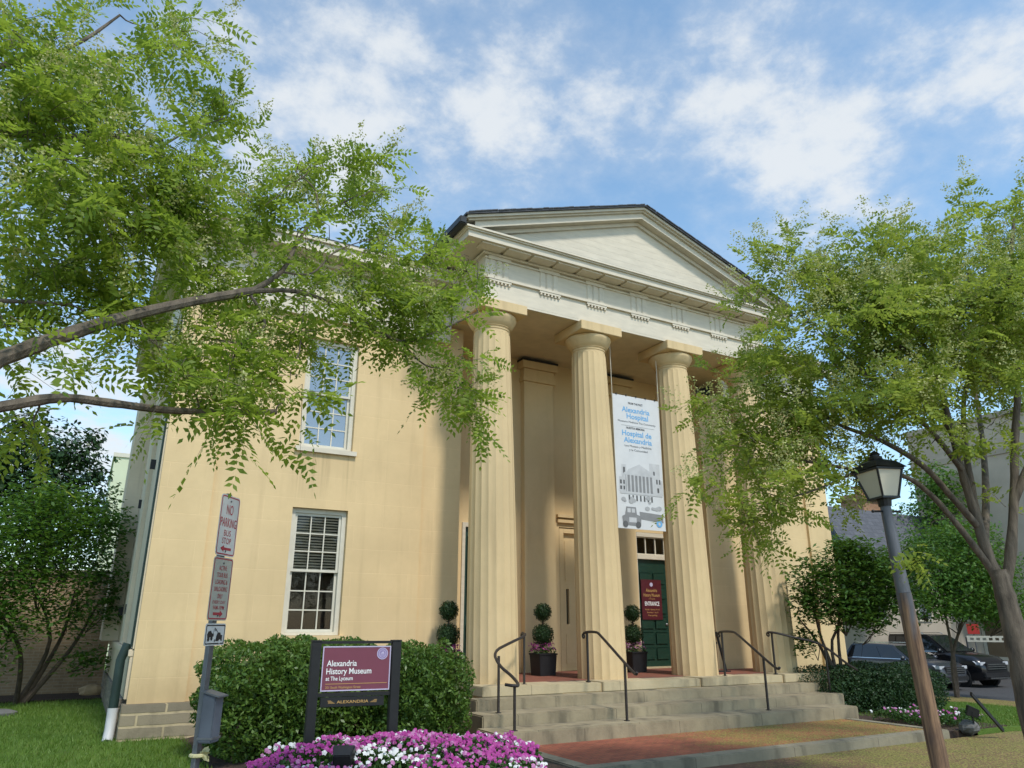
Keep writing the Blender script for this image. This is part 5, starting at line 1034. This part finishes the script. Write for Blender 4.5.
# ---- broad-leaved small trees and shrubs
def bushy(name, label, cat, base, stems, blobs, n, L, Wd, m, group=None, r=.04, flat=0., shell=.55, nstem=None):
    t = thing(name, tuple(base), label, cat, group); s = MB(); base = np.array(base, float)
    for p in stems:
        P, _ = limb(s, [base+[random.uniform(-.06, .06), random.uniform(-.06, .06), -.1]]+[np.array(q, float) for q in p], r, r*.25, 7)
    V = np.array([b[1][0]*b[1][1]*b[1][2] if hasattr(b[1], '__len__') else b[1]**3 for b in blobs])**.75; V = V/V.sum(); Q = []
    for (c, rr), v in zip(blobs, V):
        c = np.array(c, float); rr = np.array(rr if hasattr(rr, '__len__') else (rr,)*3, float); k = max(8, int(n*v)); d = unit(rng.normal(size=(k, 3)))
        q = rng.uniform(0, 1, k)**shell; lump = 1+.16*np.sin(d[:, 0]*5+c[0]*3)*np.sin(d[:, 1]*6+c[1])+.12*np.sin(d[:, 2]*7+c[2]*5)
        P = c+d*rr*(q*lump)[:, None]
        if flat:
            sl_ = rng.normal(size=2)*.10; tt = (P[:, :2]-c[:2])@sl_+rng.uniform(0, flat)+.10*np.sin(P[:, 0]*2.3+P[:, 1]*1.7+c[2]*3); P[:, 2] = np.round((P[:, 2]-tt)/flat)*flat+tt+rng.normal(size=k)*flat*.27
        Q.append(leaves(P, L, Wd, d*.5+np.array([0, 0, .8]) if not flat else np.array([[0, 0, 1.]]), .55 if not flat else .38))
        j = np.argsort(rng.uniform(size=k))[:max(2, k//260)]
        for p in P[j]: s.tube(bend(c*.7+base*.3, p, .03, 4), [r*.22, r*.18, r*.12, r*.06], 4, False)
    s.build('trunk' if cat == 'tree' else 'stem', m_barkd, t, smooth=True); quads('crown' if cat == 'tree' else 'foliage', np.concatenate(Q), m, t); return t
# clipped hedge by the wall and the lighter shrub next to it
def clipped(name, label, x0, x1, y0, y1, z0, z1, n, L, Wd, m, lump=.07, cat='hedge'):
    t = thing(name, ((x0+x1)/2, (y0+y1)/2, z0), label, cat); c = np.array([(x0+x1)/2, (y0+y1)/2, (z0+z1)/2]); h = np.array([(x1-x0)/2, (y1-y0)/2, (z1-z0)/2]); p = 4.
    d = rng.normal(size=(n, 3)); d = d/(np.abs(d)**p).sum(1, keepdims=True)**(1/p); lum = 1+lump*np.sin(d[:, 0]*7+d[:, 2]*4+c[0])*np.sin(d[:, 2]*6+d[:, 1]*5)+lump*.6*np.sin(d[:, 0]*17)*np.sin(d[:, 2]*13+1)
    f = np.where(rng.uniform(size=n) < .8, rng.uniform(.90, 1.03, n), rng.uniform(.6, .9, n)); P = c+d*h*(lum*f)[:, None]; P = P[P[:, 2] > z0]
    nn = unit(d[:len(P)]/h)
    quads('foliage', np.concatenate([leaves(P, L, Wd, nn, .75), leaves(c+unit(rng.normal(size=(n//7, 3)))*h*1.05*rng.uniform(.4, .82, (n//7, 1)), L*2.6, Wd*3, None, 1)]), m, t)
    s = MB()
    for k in range(9):
        a = c+[random.uniform(-.75, .75)*h[0], random.uniform(-.5, .5)*h[1], -h[2]-.05]; s.tube(bend(a, a+np.array([random.uniform(-.3, .3), random.uniform(-.3, .3), h[2]*1.5]), .02, 4), [.02, .017, .012, .006], 5)
    s.build('stem', m_barkd, t); return t
clipped('hedge', 'clipped green hedge under the ground floor window behind the museum sign', 1.66, 4.15, 10.35, 12.6, -.05, 1.46, 30000, .075, .036, m_leafH)
clipped('shrub', 'rounded light green shrub at the left end of the porch steps', 3.75, 5.06, 9.9, 11.5, -.05, 1.38, 16000, .07, .034, m_leafH, .12, 'shrub')
clipped('hedge', 'dark clipped hedge in front of the charcoal car', 13.95, 17.9, 10.9, 12.5, -.3, .86, 26000, .06, .03, m_leafY)
# dogwood by the right end of the steps, street tree behind it
P = lambda x, y, D: at(x, y, D)
bushy('dogwood', 'layered dark green dogwood beside the rightmost column', 'tree', (15.15, 11.75, -.05), [[P(822, 640, 18.8), P(812, 600, 18.6)], [P(838, 635, 19), P(845, 590, 19)], [P(832, 640, 19), P(870, 600, 19.2)], [P(822, 650, 19), P(800, 620, 18.4)]],
      [(P(825, 575, 18.6), (.85, .8, .5)), (P(865, 565, 19), (.9, .8, .5)), (P(845, 605, 18.8), (1.1, .9, .55)), (P(890, 590, 19.2), (.9, .8, .55)), (P(808, 600, 18.3), (.5, .5, .5)), (P(868, 618, 19), (.7, .6, .35)), (P(850, 550, 18.8), (.6, .6, .3)), (P(805, 640, 18.6), (.3, .3, .35)), (P(915, 560, 19.3), (.6, .6, .4))], 11000, .13, .065, m_leafD, r=.055, flat=.17)
DT = 23.
for _ in range(60):
    q_ = at(957, 698, DT); DT += (q_[2]-slope(q_[0]))*2
ks = DT/23
TT = lambda L: [(at(x, y, DT+d), tuple(r*ks for r in rr)) for x, y, d, rr in L]
bushy('street_tree', 'small full crowned tree standing between the two dark cars', 'tree', at(957, 698, DT), [[P(953, 655, DT), P(942, 600, DT)], [P(953, 655, DT), P(970, 600, DT)]],
      TT([(945, 580, 0.0, (1.5, 1.4, .9)), (985, 575, 0.2, (1.3, 1.2, .9)), (915, 590, 0.0, (1.1, 1., .8)), (960, 608, -0.2, (1.3, 1.2, .4)), (925, 545, 0.0, (1., .9, .6)), (1005, 610, 0.2, (1., 1., .6)), (965, 540, 0.0, (1., 1., .7))]), 13000, .15, .08, m_leafS, r=.10)
bushy('street_tree', 'taller green tree filling the gap before the taupe building', 'tree', (float(at(936, 600, 45)[0]), float(at(936, 600, 45)[1]), -.8), [[P(935, 600, 45), P(930, 540, 45)], [P(935, 600, 45), P(950, 520, 45)]],
      [(P(930, 540, 45), (2.97, 2.00, 2.29)), (P(915, 580, 45), (2.43, 1.60, 1.76)), (P(960, 560, 45), (2.43, 1.80, 2.16)), (P(938, 490, 45), (1.89, 1.30, 1.62)), (P(900, 555, 45), (1.49, 1.10, 1.35)), (P(985, 590, 45), (2.16, 1.60, 1.76))], 13000, .26, .14, m_leafS, r=.16)
bushy('street_tree', 'leafy tree low beside the slate roofed house', 'tree', (float(at(840, 600, 37)[0]), float(at(840, 600, 37)[1]), -.8), [[P(838, 620, 37), P(838, 570, 37)]],
      [(P(838, 575, 37), (1.6, 1.5, 1.6)), (P(828, 555, 37), (.9, .9, 1.)), (P(862, 590, 37), (1.5, 1.5, 1.3)), (P(885, 575, 37), (1.1, 1.1, 1.))], 6000, .2, .11, m_leafS, r=.14)
# left background: dogwoods in front of the garden wall, evergreen behind it
bushy('dogwood', 'spreading green dogwood before the brown garden wall', 'tree', (-.9, 21.3, 0), [[P(60, 640, 21), P(75, 590, 20.6)], [P(50, 640, 21), P(30, 580, 20.8)], [P(70, 650, 21), P(100, 600, 21)], [P(20, 650, 20.6), P(-10, 600, 20.2)]],
      [(P(25, 530, 20.5), (1.5, 1.3, 1.0)), (P(80, 530, 20.5), (1.2, 1.1, .8)), (P(110, 525, 20.8), (.65, .7, .7)), (P(-20, 560, 20), (1.4, 1.3, 1.2)), (P(45, 575, 20.5), (1.5, 1.3, .8)), (P(100, 575, 20.8), (.75, .8, .7)), (P(5, 610, 20), (1.0, 1., .8)), (P(75, 615, 20.8), (.9, .9, .55)), (P(112, 605, 21), (.35, .4, .6)), (P(50, 500, 20.5), (1.0, 1., .5)), (P(88, 660, 21), (.8, .7, .35)), (P(-25, 640, 20), (1.2, 1., .9))], 15000, .14, .07, m_leafS, r=.07, flat=.2)
bushy('magnolia', 'tall dark evergreen magnolia rising behind the garden wall', 'tree', (-3.3, 32, 0), [[P(45, 560, 32), P(45, 470, 32)], [P(45, 560, 32), P(10, 480, 32)], [P(45, 560, 32), P(80, 480, 32)]],
      [(P(40, 450, 32), (1.8, 1.6, 1.3)), (P(75, 460, 32), (1.3, 1.3, 1.0)), (P(0, 460, 32), (1.7, 1.6, 1.4)), (P(92, 440, 32), (.65, .7, .5)), (P(60, 490, 32), (2., 1.8, 1.4)), (P(15, 500, 32), (2., 1.8, 1.5)), (P(97, 475, 32), (.6, .6, .4)), (P(95, 510, 32), (.9, .9, 1.)), (P(-40, 480, 32), (1.8, 1.6, 1.6)), (P(25, 425, 32), (.9, .9, .5)), (P(55, 540, 32), (2.2, 1.8, 1.6))], 11000, .24, .12, m_leafM, r=.16)
# ---- bedding flowers: uncountable, so stuff
def bedding(poly, zf, nleaf, nfl, hgt, mix_, rad, tagname):
    poly = np.array(poly); out = []
    lo, hi = poly.min(0), poly.max(0)
    def inside(p):
        c = np.zeros(len(p), bool); n = len(poly)
        for i in range(n):
            a, b = poly[i], poly[(i+1) % n]; q = ((a[1] > p[:, 1]) != (b[1] > p[:, 1])) & (p[:, 0] < (b[0]-a[0])*(p[:, 1]-a[1])/(b[1]-a[1]+1e-9)+a[0]); c ^= q
        return c
    def samp(n):
        p = rng.uniform(lo, hi, (n*3, 2)); p = p[inside(p)][:n]; return p
    p = samp(nleaf); z = np.array([zf(*q) for q in p])+hgt*(.25+.75*rng.uniform(size=len(p))**.6)*(.8+.2*np.sin(p[:, 0]*7)*np.sin(p[:, 1]*6))
    tag(quads('bedding_leaves', leaves(np.column_stack([p, z]), .06, .03, None, .7), m_leafB), kind='stuff')
    p = samp(nfl); patch = np.sin(p[:, 0]*3.1+1.2*np.sin(p[:, 1]*2.3))+np.sin(p[:, 1]*4.1+p[:, 0]*1.7)+rng.normal(size=len(p))*.75
    z = np.array([zf(*q) for q in p])+hgt*(.86+.26*rng.uniform(size=len(p)))*(.85+.2*np.sin(p[:, 0]*7)*np.sin(p[:, 1]*6)); C = np.column_stack([p, z]); n = len(C)
    nn = unit(np.array([-.25, -.75, .75])+rng.normal(size=(n, 3))*.45); a = unit(np.cross(nn, rng.normal(size=(n, 3)))); b = np.cross(nn, a); R = rad*rng.uniform(.75, 1.2, n)[:, None]; F_ = []
    for k in range(5):
        q = 2*pi*k/5; d = a*cos(q)+b*sin(q); e = -a*sin(q)+b*cos(q); F_.append(np.stack([C+nn*.004, C+d*R*.65+e*R*.48+nn*.006, C+d*R*1.05-nn*.002, C+d*R*.65-e*R*.48+nn*.006], 1))
    F_ = np.stack(F_, 1)
    for (nm, m, lo_, hi_) in mix_:
        s = (patch >= lo_) & (patch < hi_)
        if s.any(): tag(quads(nm, F_[s].reshape(-1, 4, 3), m), kind='stuff')
mz = lambda x, y: max(bedz(x, y), -.03)
bedding([(1.32, 6.4), (1.62, 8.1), (1.9, 8.75), (2.3, 8.7), (3.3, 8.55), (3.6, 9.0), (4.3, 9.45), (5.05, 9.55), (5.2, 9.2), (4.75, 8.1), (3.95, 6.3)], mz, 28000, 2800, .25, [('magenta_flowers', m_mag, -9, .55), ('pink_flowers', m_pinkp, .55, 1.25), ('white_flowers', m_whitep, 1.25, 9)], .022, 'petunia')
bedding([(13.5, 8.75), (13.6, 10.1), (15.0, 10.1), (15.3, 9.4), (15.0, 8.7)], lambda x, y: -.06, 4800, 80, .26, [('pale_flowers', m_pinkp, -9, .2), ('white_flowers', m_whitep, .2, 1.1), ('magenta_flowers', m_mag, 1.1, 9)], .024, 'bed')
